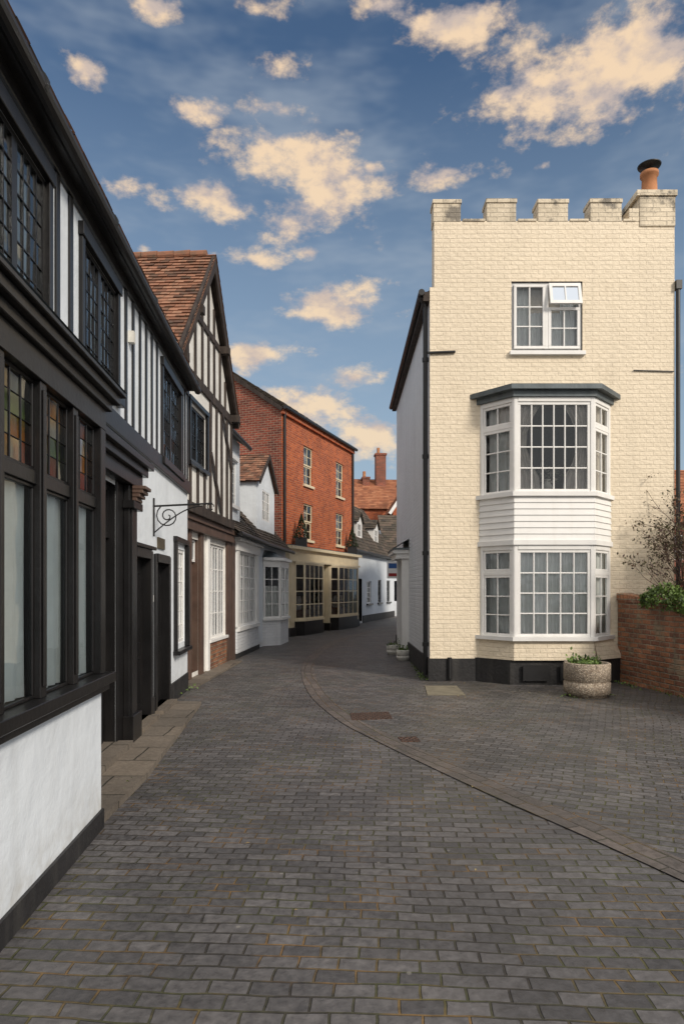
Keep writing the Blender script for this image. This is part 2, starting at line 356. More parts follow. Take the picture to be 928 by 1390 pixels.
        s.tube('door_furniture',fr.P(u0+.08,n,z0+(z1-z0)*.5),fr.P(u0+.08,n+.06,z0+(z1-z0)*.5),.025,BRASS,8)
    def finish(s,bevel=()):
        for name,d in s.parts.items():
            me=bpy.data.meshes.new(name); me.from_pydata([tuple(v) for v in d['v']],[],d['f'])
            uvl=me.uv_layers.new(name='UVMap'); uvl.data.foreach_set('uv',[x for q in d['uv'] for x in q])
            ca=me.color_attributes.new('rnd','FLOAT_COLOR','CORNER'); ca.data.foreach_set('color',[x for c in d['c'] for x in (c,c,c,1)])
            for m in d['mats']: me.materials.append(m)
            me.polygons.foreach_set('material_index',d['m']); me.update()
            o=bpy.data.objects.new(name,me); bpy.context.collection.objects.link(o); o.parent=s.e
            if name in bevel:
                bv=o.modifiers.new('b','BEVEL'); bv.width=.005; bv.segments=1; bv.limit_method='ANGLE'; bv.angle_limit=R(50)
            if name.startswith('smooth'): me.polygons.foreach_set('use_smooth',[True]*len(me.polygons))
        return s.e
    def curve(s,name,pts,r,mat):
        cu=bpy.data.curves.new(name,'CURVE'); cu.dimensions='3D'; cu.bevel_depth=r; cu.bevel_resolution=2
        sp=cu.splines.new('POLY'); sp.points.add(len(pts)-1)
        for i,p in enumerate(pts): q=Vector(p)-s.loc; sp.points[i].co=(q.x,q.y,q.z,1)
        cu.materials.append(mat); o=bpy.data.objects.new(name,cu); bpy.context.collection.objects.link(o); o.parent=s.e
BRASS=simple('brass',(.55,.40,.15),.35,.2,5,40,.1,.001,metal=.9)
def mesh_obj(name,v,f,mats,uv=None,cols=None,mi=None,loc=(0,0,0)):
    me=bpy.data.meshes.new(name); me.from_pydata([(p[0]-loc[0],p[1]-loc[1],p[2]-loc[2]) for p in v],[],f)
    if uv is not None:
        u=me.uv_layers.new(name='UVMap'); u.data.foreach_set('uv',[x for q in uv for x in q])
    if cols is not None:
        ca=me.color_attributes.new('rnd','FLOAT_COLOR','CORNER'); ca.data.foreach_set('color',[x for i,p in enumerate(me.polygons) for _ in range(p.loop_total) for x in (cols[i],cols[i],cols[i],1)])
    for m in mats: me.materials.append(m)
    if mi: me.polygons.foreach_set('material_index',mi)
    me.update(); o=bpy.data.objects.new(name,me); o.location=loc; bpy.context.collection.objects.link(o); return o
def leafquads(points,size,v,f,c,flat=.0):
    for p in points:
        p=Vector(p); a=Vector((random.gauss(0,1),random.gauss(0,1),random.gauss(0,1))).normalized(); b=a.orthogonal().normalized()
        th=random.random()*6.28; t=a.cross(b); b2=b*math.cos(th)+t*math.sin(th); t2=a.cross(b2)
        s=size*(.6+.8*random.random()); k=len(v)
        v.extend([p-b2*s*.5,p+t2*s*.32,p+b2*s*.5+a*s*.12,p-t2*s*.32]); f.append((k,k+1,k+2,k+3)); c.append(random.random())

# ---------------------------------------------------------------- ground
S=300
mesh_obj('ground',[(-S,-S,0),(S,-S,0),(S,S,0),(-S,S,0)],[(0,1,2,3)],[simple('rough_ground',(.07,.07,.05),.9,.4,.3,5,.5,.02)])
mesh_obj('road',[(-9,-7,.004),(14,-7,.004),(14,47,.004),(-9,47,.004)],[(0,1,2,3)],[PAVE])
def catmull(p,k=10):
    out=[]
    for i in range(len(p)-1):
        a=Vector(p[max(0,i-1)]);b=Vector(p[i]);c=Vector(p[i+1]);d=Vector(p[min(len(p)-1,i+2)])
        for j in range(k):
            t=j/k; out.append(.5*((2*b)+(c-a)*t+(2*a-5*b+4*c-d)*t*t+(3*b-a-3*c+d)*t**3))
    out.append(Vector(p[-1])); return out
bp=catmull([(2.2,29,0),(.9,24.5,0),(-.1,20.5,0),(-.58,17,0),(-.70,13.7,0),(-.42,10.4,0),(.03,8.25,0),(.44,7.1,0),(.90,6.0,0),(1.32,5.05,0),(1.66,4.36,0),(2.0,3.6,0),(2.6,2.2,0),(3.4,.4,0)])
v=[p+Vector((0,0,.008)) for p in bp]; k=len(v)
pv=v+[Vector((13,.4,.008)),Vector((13,29,.008))]
mesh_obj('forecourt_paving',pv,[tuple(range(len(pv)))],[PAVE2])
v=[];f=[];uv=[];s=0
for i,p in enumerate(bp):
    t=(bp[min(i+1,k-1)]-bp[max(i-1,0)]).normalized(); n=Vector((t.y,-t.x,0))
    if i: s+=(p-bp[i-1]).length
    v+= [p+n*.125+Vector((0,0,.012)),p-n*.125+Vector((0,0,.012))]
    if i:
        f.append((2*i-2,2*i-1,2*i+1,2*i)); uv+=[(s0,0),(s0,.25),(s,.25),(s,0)]
    s0=s
mesh_obj('drainage_channel',v,f,[BAND],uv=uv)
def slab(name,pts,z0,z1,mat,loc=None):
    B=Bld(name,(pts[0][0],pts[0][1],0)); B.prism('slab',pts,z0,z1,mat); B.finish(('slab',)); return B
slab('stone_pavement',[(-2.2,4.46),(-1.62,4.46),(-1.64,5.6),(-1.78,7.3),(-1.94,9.15),(-2.45,9.2)],0,.055,STONE)
slab('stone_pavement',[(-2.74,10.7),(-2.35,10.7),(-2.2,14.6),(-2.55,14.7)],0,.04,STONE)
slab('manhole_cover',[(.12,8.05),(.62,8.15),(.60,8.6),(.10,8.5)],.006,.016,RUST)
slab('manhole_cover',[(.62,6.9),(.82,6.93),(.80,7.15),(.60,7.12)],.006,.016,RUST)
slab('paving_slab',[(1.28,9.95),(1.85,9.95),(1.88,10.9),(1.36,10.9)],.004,.018,PALES)

# ---------------------------------------------------------------- A: near timber framed shop
A=Bld('timber_framed_shop',(-2,4,0))
fa=FR((-1.82,0),(-1.881,1)); fs=FR((-1.34,0),(-1.401,1))
A.wall('walls',fa,4.3,10.62,0,3.12,PLASTER,[(4.75,6.5,.1,2.62,BLACK),(7.2,7.95,.1,1.98,BLACK),(8.27,9.05,.1,1.96,BLACK),(9.55,10.35,.8,2.2)],.14)
ups=[(1.2,2.4,3.5,4.5),(3.72,4.72,3.5,4.5),(5.5,6.5,3.5,4.5),(8.65,9.9,3.32,4.5)]
A.wall('walls',fa,-2.5,10.62,3.12,4.86,PLASTER,ups,.1,rmat=BLACK)
for (a,b,c,d) in ups:
    A.room(fa,a,b,c,d,-.1,.8)
    A.box('window_frames',fa,a-.09,b+.09,.0,.05,d,d+.11,BLACK); A.box('window_frames',fa,a-.11,b+.11,.0,.07,c-.10,c,BLACK)
    A.box('window_frames',fa,a-.07,a,-.02,.035,c,d,BLACK); A.box('window_frames',fa,b,b+.07,-.02,.035,c,d,BLACK)
    w=(b-a)/2
    for q in range(2):
        A.light(fa,a+w*q,a+w*(q+1),c,d,-.03,4,6,BLACK,.04,.007,gm=OLDG,d=.03)
    A.curtain(fa,a,a+.35,c,d,-.12,NET); A.curtain(fa,b-.38,b,c,d,-.12,NET)
A.box('timber_frame',fa,-2.5,10.62,0,.035,4.68,4.86,BLACK)
A.box('timber_frame',fa,-2.5,10.64,0,.045,3.12,3.31,BLACK)
def studs(lst,z0,z1,w=.085):
    for u in lst:
        j=(random.random()-.5)*.02; A.beam('timber_frame',fa,u,z0,u+j,z1,w*(.85+.3*random.random()),0.001,.018+random.random()*.006,BLACK)
studs([4.93,5.22],3.31,4.68,.08)
studs([6.86,7.15,7.45,7.75,8.05,8.33],3.31,4.68,.06)
studs([10.15,10.35,10.56],3.31,4.68,.07); studs([2.8,3.1,3.4,.9,.6,.3,0],3.31,4.68)
A.box('eaves',fa,-2.5,10.66,.03,.12,4.78,4.90,BLACK)
A.tube('gutter',fa.P(-2.5,.15,4.83),fa.P(10.72,.15,4.80),.055,IRON,12)
for u in (1.0,2.6,4.2,5.8,7.4,9.0,10.4): A.tube('gutter',fa.P(u,.15,4.83),fa.P(u+.04,.15,4.83),.066,IRON,12)
A.box('roof',fa,-2.5,10.6,-.05,.13,4.90,4.94,IRON)
A.tiles('roof',fa.P(-2.5,.12,4.95),fa.P(10.3,.12,4.95),fa.P(-2.5,-2.9,7.9),CLAY,.2,.3)
A.box('junction_box',fa,6.98,7.05,.0,.06,4.2,4.32,PVC)
A.wall('walls',fs,-2.5,4.45,.0,.98,PLASTER)
A.poly('walls',[fs.P(4.45,0,0),fa.P(4.45,0,0),fa.P(4.45,0,2.9),fs.P(4.45,0,2.9)],PLASTER)
A.box('plinth',fs,-2.5,4.46,0.0,.018,0,.13,PLINTH)
A.box('shopfront',fs,-2.5,4.50,-.12,.085,.98,1.045,BLACK)
A.box('shopfront',fs,-2.5,4.47,-.02,.05,.93,.98,BLACK)
A.room(fs,-2.4,4.36,1.045,2.66,-.1,.36)
A.box('shopfront',fs,4.35,4.45,-.12,.03,1.045,2.66,BLACK)
e=4.35
while e>-2.2:
    a=e-.41
    A.light(fs,a,e,1.045,2.13,-.035,1,1,BLACK,.018,.01,part='shopfront',d=.02,gm=SHOPG)
    A.light(fs,a,e,2.20,2.66,-.035,3,4,BLACK,.018,.007,stained=True,part='shopfront',d=.02)
    A.box('shopfront',fs,a,e,-.05,.0,2.13,2.20,BLACK)
    A.box('shopfront',fs,a-.08,a,-.07,.018,1.045,2.66,BLACK)
    A.box('shopfront',fs,a-.06,a-.02,.018,.028,1.10,2.62,BLACK)
    A.curtain(fs,a,e,1.06,2.12,-.065,NET,.010,.11)
    A.poly('curtains',[fs.P(a,-.06,2.2),fs.P(e,-.06,2.2),fs.P(e,-.06,2.65),fs.P(a,-.06,2.65)],BLIND)
    e=a-.08
A.box('shopfront',fs,-2.5,4.46,-.1,.03,2.66,2.80,BLACK)
A.box('cornice',fs,-2.5,4.50,-.1,.06,2.80,2.86,BLACK); A.box('cornice',fs,-2.5,4.56,-.1,.10,2.86,2.92,BLACK); A.box('cornice',fs,-2.5,4.60,-.1,.13,2.92,2.95,BLACK)
A.poly('cornice_lead',[fs.P(-2.5,.135,2.955),fs.P(4.60,.135,2.955),fa.P(4.60,.02,3.15),fa.P(-2.5,.02,3.15)],LEAD)
A.box('cornice',fa,4.40,4.46,0,.4,2.80,2.93,BLACK)
A.box('door_surround',fa,4.50,7.12,.0,.12,2.66,2.80,BLACK); A.box('door_surround',fa,4.5,7.17,.0,.17,2.80,2.88,BLACK); A.box('door_surround',fa,4.5,7.22,.0,.22,2.88,2.95,BLACK)
A.poly('cornice_lead',[fa.P(4.5,.22,2.955),fa.P(7.22,.22,2.955),fa.P(7.22,.0,3.05),fa.P(4.5,.0,3.05)],LEAD)
A.box('door_surround',fa,6.5,7.02,.0,.02,.05,2.66,BLACK)
for (a,b,n) in ((6.72,7.0,.08),(6.76,6.96,.10)): A.box('door_surround',fa,a,b,.02,n,.05,2.66,BLACK)
A.box('door_surround',fa,6.68,7.04,.02,.13,.05,.32,BLACK); A.box('door_surround',fa,6.68,7.04,.02,.14,2.42,2.5,BLACK)
for q in range(4): A.box('door_surround',fa,6.74,6.98,.10,.15+.03*q,2.5+.04*q,2.54+.04*q-.004,BROWN)
A.box('door_surround',fa,4.62,4.75,.0,.06,.05,2.66,BLACK)
A.door(fa,4.8,5.55,.1,2.05,-.1,BLACK); A.door(fa,5.58,6.45,.1,2.05,-.1,BLACK)
A.light(fa,4.75,6.5,2.1,2.62,-.1,4,1,BLACK,.06,.03); A.room(fa,4.75,6.5,0,2.62,-.14,.5)
A.box('steps',fa,4.7,6.55,-.14,.16,.055,.11,STONE); A.box('steps',fa,7.15,8.0,-.13,.12,.055,.10,STONE); A.box('steps',fa,8.2,9.1,-.13,.12,.055,.10,STONE)
for (a,b,t) in ((7.2,7.95,1.98),(8.27,9.05,1.96)):
    A.box('door_frames',fa,a-.09,a+.02,-.10,.03,.1,t+.08,BLACK); A.box('door_frames',fa,b-.02,b+.09,-.10,.03,.1,t+.08,BLACK)
    A.box('door_frames',fa,a+.02,b-.02,-.10,.04,t-.02,t+.09,BLACK)
    A.door(fa,a+.02,b-.02,.1,t-.02,-.09,BLACK)
A.box('door_frames',fa,7.1,8.05,.0,.07,2.07,2.11,BLACK)
A.box('door_numbers',fa,8.07,8.11,.0,.012,1.45,1.53,WHITE); A.box('door_numbers',fa,8.125,8.145,.0,.012,1.45,1.53,WHITE)
A.box('window_frames',fa,9.46,9.55,.0,.05,.72,2.28,BLACK); A.box('window_frames',fa,10.35,10.46,.0,.07,.72,2.28,BLACK)
A.box('window_frames',fa,9.44,10.48,.0,.06,2.28,2.36,BLACK); A.box('window_frames',fa,9.42,10.50,.0,.10,.66,.72,BLACK)
A.light(fa,9.55,10.35,.8,2.2,-.06,4,6,WHITE,.05,.016); A.room(fa,9.55,10.35,.8,2.2,-.14,.5); A.curtain(fa,9.56,10.34,.8,2.2,-.2,NET,.02,.1)
A.box('plinth',fa,7.05,7.1,.0,.02,.05,.35,PLINTH); A.box('plinth',fa,8.05,8.17,.0,.02,.05,.28,PLINTH); A.box('plinth',fa,9.15,10.6,.0,.02,.0,.28,PLINTH)
A.box('wall_plaque',fa,8.38,8.78,.0,.02,2.12,2.26,simple('plaque_paint',(.10,.08,.05),.5))
A.curve('sign_bracket_arm',[fa.P(8.15,.0,2.62),fa.P(8.15,.72,2.66)],.012,IRON)
A.curve('sign_bracket_post',[fa.P(8.15,.012,2.25),fa.P(8.15,.012,2.72)],.012,IRON)
pts=[]
for i in range(26):
    t=i/25; ang=t*3.6*math.pi; r=.13*(1-t)+.015
    pts.append(fa.P(8.15,.18+r*math.cos(ang+2.2),2.50+r*math.sin(ang+2.2)))
A.curve('sign_bracket_scroll',pts,.008,IRON)
pts=[fa.P(8.15,.02+.6*t,2.30+.33*math.sin(t*1.57)) for t in [i/12 for i in range(13)]]
A.curve('sign_bracket_brace',pts,.008,IRON)
A.curve('sign_bracket_tip',[fa.P(8.15,.70+.04*math.cos(q*.6),2.62+.04*math.sin(q*.6)) for q in range(10)],.007,IRON)
A.finish(('shopfront','window_frames','door_surround','cornice','door_frames','timber_frame'))

# ---------------------------------------------------------------- B: gabled timber house
B=Bld('timber_framed_gabled_house',(-2.7,12,0))
g0=FR((-3.275,0),(-3.222,1)); g1=FR((-3.075,0),(-3.022,1))
B.wall('walls',g0,10.6,14.75,0,2.95,PLAST2,[(11.55,12.15,.12,2.5,BROWN),(12.85,14.35,.62,2.5)],.12)
B.box('shopfront',g0,11.40,11.55,0,.06,.04,2.62,BROWN); B.box('shopfront',g0,12.15,12.35,0,.06,.04,2.62,BROWN)
B.box('shopfront',g0,12.70,12.85,0,.05,.0,2.62,WHITE); B.box('shopfront',g0,14.35,14.72,0,.05,.0,2.62,BROWN)
B.box('shopfront',g0,10.7,14.75,.0,.12,2.62,2.78,BROWN); B.box('shopfront',g0,10.66,14.78,.0,.16,2.78,2.88,BROWN)
B.box('shopfront',g0,10.75,11.40,0,.04,.04,2.62,BROWN)
B.box('brick_stallriser',g0,12.86,14.34,.0,.03,.0,.56,OLDB); B.box('shopfront',g0,12.84,14.36,.0,.07,.56,.62,WHITE)
B.door(g0,11.55,12.15,.12,2.05,-.1,BROWN); B.light(g0,11.55,12.15,2.1,2.5,-.1,2,1,WHITE); B.room(g0,11.55,12.15,2.0,2.5,-.12,.4)
for i in range(3): B.light(g0,12.85+.5*i,13.35+.5*i,.62,2.5,-.08,2,4,WHITE,.05,.022)
B.room(g0,12.85,14.35,.62,2.5,-.12,.8); B.curtain(g0,12.86,14.34,.62,2.5,-.2,NET,.03,.14)
B.box('jetty_beam',g1,10.15,14.2,-.25,.03,2.88,3.05,TIMBER)
B.wall('upper_wall',g1,10.18,14.0,3.05,5.15,PLAST2,[(10.85,11.9,3.75,4.65)],.1)
B.poly('upper_wall',[g1.P(10.18,0,5.15),g1.P(14.0,0,5.15),g1.P(12.08,0,7.45)],PLAST2)
B.poly('upper_wall',[g1.P(14.0,0,2.9),g1.P(14.0,-4,2.9),g1.P(14.0,-4,5.2),g1.P(14.0,0,5.2)],PLAST2)
B.poly('upper_wall',[g1.P(10.18,0,2.9),g1.P(10.18,-4,2.9),g1.P(10.18,-4,5.2),g1.P(10.18,0,5.2)],PLAST2)
B.poly('walls',[g0.P(14.75,0,0),g0.P(14.75,-1,0),g0.P(14.75,-1,3),g0.P(14.75,0,3)],PLAST2)
for u in [10.24,10.6,12.2,12.65,13.1,13.55,13.93]:
    B.beam('timber_frame',g1,u,3.05,u+(random.random()-.5)*.07,5.08,.10+.03*random.random(),.001,.03,TIMBER)
for u in [10.9,11.35,11.8]:
    B.beam('timber_frame',g1,u,3.05,u,3.7,.10,.001,.028,TIMBER); 
B.box('timber_frame',g1,10.18,14.0,.001,.04,5.05,5.22,TIMBER)
for u in [10.75,11.2,11.65,12.08,12.5,12.95,13.4]:
    top=5.15+(2.3*(1-abs(u-12.08)/1.92))-.1
    B.beam('timber_frame',g1,u,5.22,u+(random.random()-.5)*.03,top,.10,.001,.028,TIMBER)
B.box('timber_frame',g1,11.1,13.05,.001,.035,6.2,6.32,TIMBER)
B.beam('timber_frame',g1,13.95,4.1,13.05,5.1,.12,.03,.045,TIMBER); B.beam('timber_frame',g1,12.2,4.1,13.0,3.1,.12,.03,.045,TIMBER)
B.box('window_frames',g1,10.78,10.85,.0,.05,3.70,4.70,BLACK); B.box('window_frames',g1,11.9,11.97,.0,.05,3.70,4.70,BLACK)
B.box('window_frames',g1,10.76,11.99,.0,.07,3.64,3.70,BLACK); B.box('window_frames',g1,10.76,11.99,.0,.06,4.70,4.77,BLACK)
for i in range(2): B.light(g1,10.85+.525*i,11.375+.525*i,3.75,4.65,-.06,3,4,BLACK,.04,.012,gm=OLDG)
B.room(g1,10.85,11.9,3.75,4.65,-.1,.7)
ap=(12.06,7.62)
B.beam('bargeboards',g1,9.93,5.08,ap[0]+.03,ap[1]-.04,.22,.10,.15,TIMBER); B.beam('bargeboards',g1,14.19,5.08,ap[0]-.03,ap[1]-.04,.22,.105,.145,TIMBER)
for (z,k) in ((5.2,0),(6.3,0),(5.2,1),(6.3,1)):
    t=(z-5.1)/2.5; u=(9.98+2.08*t+.12) if k==0 else (14.14-2.08*t-.12)
    B.box('purlins',g1,u-.07,u+.07,-.1,.19,z-.10,z+.04,TIMBER)
B.tiles('roof',g1.P(9.93,-4.2,5.10),g1.P(9.93,.16,5.10),g1.P(12.06,-4.2,7.68),CLAY,.165,.105)
B.tiles('roof',g1.P(14.19,.16,5.10),g1.P(14.19,-4.2,5.10),g1.P(12.06,.16,7.68),CLAY,.2,.16)
B.poly('roof_soffit',[g1.P(9.95,.14,5.02),g1.P(9.95,0,5.02),g1.P(12.06,0,7.58),g1.P(12.06,.14,7.58)],TIMBER)
B.poly('roof_soffit',[g1.P(14.15,.14,5.02),g1.P(14.15,0,5.02),g1.P(12.06,0,7.58),g1.P(12.06,.14,7.58)],TIMBER)
u0=-4.2
while u0<-.1:
    B.tube('ridge_tiles',g1.P(12.06,u0,7.66),g1.P(12.06,u0+.29,7.66+random.random()*.02),.09,CLAY,10); u0+=.3
B.finish(('timber_frame','shopfront','bargeboards','jetty_beam'))

# ---------------------------------------------------------------- C: low white cottage shops
C=Bld('white_cottage',(-2.5,18,0))
h1=FR((-3.461,0),(-3.3954,1)); h2=FR((-4.058,0),(-3.9592,1))
C.wall('walls',h1,14.76,18.04,0,3.05,PLASTER,[(15.55,17.65,.72,2.5)],.1)
C.box('brick_stallriser',h1,15.3,17.9,0,.05,.12,.62,WHITEB); C.box('plinth',h1,15.25,18.0,0,.06,0,.12,PLINTH)
C.box('shopfront',h1,15.35,17.85,0,.10,.62,.72,WHITE); C.box('shopfront',h1,15.3,15.55,0,.06,.72,2.5,WHITE); C.box('shopfront',h1,17.65,17.9,0,.06,.72,2.5,WHITE)
C.box('shopfront',h1,15.2,18.0,0,.08,2.5,2.72,WHITE); C.box('shopfront',h1,15.15,18.03,0,.17,2.72,2.80,WHITE)
for i in range(3): C.light(h1,15.55+.7*i,16.25+.7*i,.72,2.5,-.05,3,6,WHITE,.05,.024)
C.room(h1,15.55,17.65,.72,2.5,-.1,.9); C.curtain(h1,15.56,17.64,.72,1.7,-.3,NET,.03,.16)
C.box('corner_post',h1,14.78,15.12,0,.05,0,2.7,BROWN)
C.wall('walls',h2,18.05,22.2,0,3.0,PLASTER,[(18.75,20.75,.75,2.3),(21.1,21.9,.1,2.1)],.3)
bw=[(18.7,0),(19.15,.42),(20.4,.42),(20.8,0)]
for i in range(3):
    p=h2.P(bw[i][0],bw[i][1],0); q=h2.P(bw[i+1][0],bw[i+1][1],0); fr=FR((p.x,p.y),(q.x,q.y))
    C.wall('bay_window',fr,0,fr.len,0,.72,WHITEB); C.box('bay_window',fr,-.02,fr.len+.02,-.05,.06,.72,.79,WHITE)
    C.box('bay_window',fr,0,fr.len,-.04,.02,2.28,2.42,WHITE); C.box('bay_window',fr,-.03,fr.len+.03,-.04,.10,2.42,2.5,WHITE)
    nn=2 if i==1 else 1
    for j in range(nn): C.light(fr,.03+(fr.len-.06)*j/nn,.03+(fr.len-.06)*(j+1)/nn,.79,2.28,-.03,2,4,WHITE,.045,.022)
    C.curtain(fr,.05,fr.len-.05,.8,1.7,-.12,NET,.02,.12)
C.room(h2,18.75,20.75,.6,2.4,-.3,.5)
tp=[h2.P(a,b,0) for a,b in ((18.6,0),(19.1,.5),(20.45,.5),(20.9,0))]; t2=[h2.P(a,b,0) for a,b in ((18.9,0),(19.2,.05),(20.35,.05),(20.6,0))]
C.prism('bay_roof',[(p.x,p.y) for p in tp],2.5,2.72,LEAD,[(p.x,p.y) for p in t2])
C.door(h2,21.1,21.9,.1,2.1,-.15,BLACK); C.box('door_frames',h2,21.0,21.1,0,.05,0,2.2,WHITE); C.box('door_frames',h2,21.9,22.0,0,.05,0,2.2,WHITE)
C.box('plinth',h2,20.82,21.0,0,.03,0,.3,PLINTH)
C.tiles('roof',h1.P(14.5,.25,2.86),h1.P(18.0,.25,2.86),h1.P(14.5,-1.6,4.5),SLATE,.18,.14)
C.tiles('roof',h2.P(18.0,.22,2.86),h2.P(22.3,.22,2.86),h2.P(18.0,-1.7,4.9),SLATE,.18,.14)
C.tube('gutter',h1.P(14.6,.28,2.84),h1.P(18.0,.28,2.82),.05,IRON); C.tube('gutter',h2.P(18.0,.26,2.82),h2.P(22.3,.26,2.82),.05,IRON)
C.wall('upper_wall',h1,14.1,16.7,2.95,5.25,PLASTER,[(15.2,16.3,3.62,4.72)],.1,n=-.2)
C.poly('upper_wall',[h1.P(16.7,-.2,2.9),h1.P(16.7,-4,2.9),h1.P(16.7,-4,5.25),h1.P(16.7,-.2,5.25)],PLASTER)
for i in range(2): C.light(h1,15.2+.55*i,15.75+.55*i,3.62,4.72,-.27,2,4,WHITE,.05,.02)
C.room(h1,15.2,16.3,3.62,4.72,-.3,.6); C.curtain(h1,15.2,16.3,3.62,4.72,-.4,NET)
C.box('window_trim',h1,15.1,16.4,-.2,-.12,3.54,3.62,WHITE); C.box('window_trim',h1,15.12,16.38,-.2,-.15,4.72,4.82,WHITE)
C.tiles('roof',h1.P(14.0,0,5.2),h1.P(16.85,0,5.2),h1.P(14.0,-2.8,7.0),SLATE,.18,.14)
C.tube('gutter',h1.P(14.1,.03,5.17),h1.P(16.9,.03,5.17),.05,IRON)
k1=FR((-2.42,18.9),(-2.16,21.2)); Lk=k1.len
C.wall('dormer',k1,0,Lk,3.0,4.75,PLASTER,[(.65,1.6,3.65,4.55)],.08)
C.poly('dormer',[k1.P(0,0,4.75),k1.P(Lk,0,4.75),k1.P(Lk/2,0,5.6)],PLASTER)
C.poly('dormer',[k1.P(0,-3,3.0),k1.P(0,0,3.0),k1.P(0,0,4.75),k1.P(0,-3,4.75)],PLASTER)
C.poly('dormer',[k1.P(Lk,-3,3.0),k1.P(Lk,0,3.0),k1.P(Lk,0,4.75),k1.P(Lk,-3,4.75)],PLASTER)
for i in range(2): C.light(k1,.65+.475*i,1.125+.475*i,3.65,4.55,-.05,2,3,WHITE,.045,.02)
C.room(k1,.65,1.6,3.65,4.55,-.08,.6)
C.tiles('roof',k1.P(-.12,-3,4.68),k1.P(-.12,.12,4.68),k1.P(Lk/2,-3,5.68),CLAY,.18,.13)
C.tiles('roof',k1.P(Lk+.12,.12,4.68),k1.P(Lk+.12,-3,4.68),k1.P(Lk/2,.12,5.68),CLAY,.18,.13)
C.beam('dormer_bargeboards',k1,-.12,4.64,Lk/2,5.62,.12,.10,.13,TIMBER); C.beam('dormer_bargeboards',k1,Lk+.12,4.64,Lk/2,5.62,.12,.102,.128,TIMBER)
C.finish(('shopfront',))

# ---------------------------------------------------------------- D: red brick shop
D=Bld('red_brick_shop',(-1,25,0))
d0=FR((-2.07,22.74),(.46,29.5)); LD=d0.len
wins=[(1.87,2.70,5.5,6.92),(1.87,2.70,3.45,4.78),(5.2,6.03,5.5,6.92),(5.2,6.03,3.45,4.78)]
D.wall('front_wall',d0,0,LD,0,7.8,REDB,wins+[(.2,6.6,0,2.9)],.12)
for (a,b,c,d) in wins:
    D.light(d0,a,b,c,(c+d)/2,-.11,2,2,CREAMP,.05,.022); D.light(d0,a,b,(c+d)/2,d,-.08,2,2,CREAMP,.05,.022)
    D.room(d0,a,b,c,d,-.12,.6); D.box('window_sills',d0,a-.06,b+.06,.0,.07,c-.09,c,CREAMP)
    D.box('window_lintels',d0,a-.1,b+.1,.0,.012,d,d+.24,REDB)
    D.curtain(d0,a,a+.28,c,d,-.25,NET); D.curtain(d0,b-.28,b,c,d,-.25,NET)
ds=FR(tuple((d0.P(0,-7,0))[:2]),(-2.07,22.74))
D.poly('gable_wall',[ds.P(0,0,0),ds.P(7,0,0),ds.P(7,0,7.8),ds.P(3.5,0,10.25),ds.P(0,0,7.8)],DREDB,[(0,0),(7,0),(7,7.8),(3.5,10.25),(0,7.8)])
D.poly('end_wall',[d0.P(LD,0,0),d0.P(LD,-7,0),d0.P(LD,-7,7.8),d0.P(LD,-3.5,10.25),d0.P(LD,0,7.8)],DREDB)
D.tiles('roof',d0.P(-.1,.1,7.82),d0.P(LD+.1,.1,7.82),d0.P(-.1,-3.5,10.3),SLATE,.25,.2)
D.tiles('roof',d0.P(LD+.1,-7.1,7.82),d0.P(-.1,-7.1,7.82),d0.P(LD+.1,-3.5,10.3),SLATE,.4,.3)
D.beam('verge',ds,7.06,7.76,3.5,10.22,.14,.0,.10,TIMBER)
D.box('eaves_cornice',d0,-.05,LD+.05,0,.10,7.62,7.80,REDB); D.tube('gutter',d0.P(-.1,.17,7.82),d0.P(LD+.1,.17,7.80),.065,IRON)
D.tube('downpipe',d0.P(.12,.07,3.0),d0.P(.12,.07,7.7),.045,IRON)
D.tube('downpipe',d0.P(LD-.1,.07,3.0),d0.P(LD-.1,.07,7.7),.045,IRON)
e0=FR(tuple(d0.P(-.35,.45,0)[:2]),tuple(d0.P(6.75,.45,0)[:2])); LE=e0.len
D.box('shop_fascia',e0,0,LE,-.45,0,2.62,2.98,CREAMP); D.box('shop_fascia',e0,-.06,LE+.06,-.45,.14,2.98,3.08,CREAMP); D.box('shop_fascia',e0,-.03,LE+.03,-.45,.07,2.55,2.62,CREAMP)
D.box('shop_fascia',e0,-.06,LE+.06,-.45,.12,3.08,3.11,LEAD)
for (a,b) in ((0,.45),(2.85,2.98),(3.62,3.75),(LE-.4,LE)):
    D.box('shop_pilasters',e0,a,b,-.45,0,.1,2.55,CREAMP); D.box('shop_pilasters',e0,a-.03,b+.03,-.45,.05,0,.3,BLACK)
    if b-a>.2: D.box('shop_pilasters',e0,a+.08,b-.08,0,.02,.45,2.4,CREAMP)
for (a,b) in ((.45,2.85),(3.75,LE-.4)):
    prof=[(a,0),(a+.35,.22),(b-.35,.22),(b,0)]
    for i in range(3):
        p=e0.P(prof[i][0],prof[i][1],0); q=e0.P(prof[i+1][0],prof[i+1][1],0); fr=FR((p.x,p.y),(q.x,q.y)); n=4 if i==1 else 1
        D.wall('stallriser',fr,0,fr.len,0,.5,BLACK); D.box('stallriser_sill',fr,-.02,fr.len+.02,-.05,.05,.5,.57,CREAMP)
        D.light(fr,0,fr.len,.57,2.5,-.03,n,4,CREAMP,.05,.035)
        D.box('shop_window_heads',fr,-.01,fr.len+.01,-.2,.03,2.5,2.56,CREAMP)
    D.room(e0,a,b,.4,2.55,-.1,1.2,WARM)
    D.box('shop_display',e0,a+.4,b-.4,-.7,-.3,.45,.85,simple('display_table',(.25,.14,.07)))
    for t in range(4):
        x=a+.5+t*(b-a-1.0)/3; D.lathe('shop_display',e0.P(x,-.5,.85),[(.0,0),(.09,0),(.12,.12),(.05,.25),(.12,.28),(.07,.5),(0,.5)],random.choice([TERRA,PVC,BRASS,DRAPE]),12)
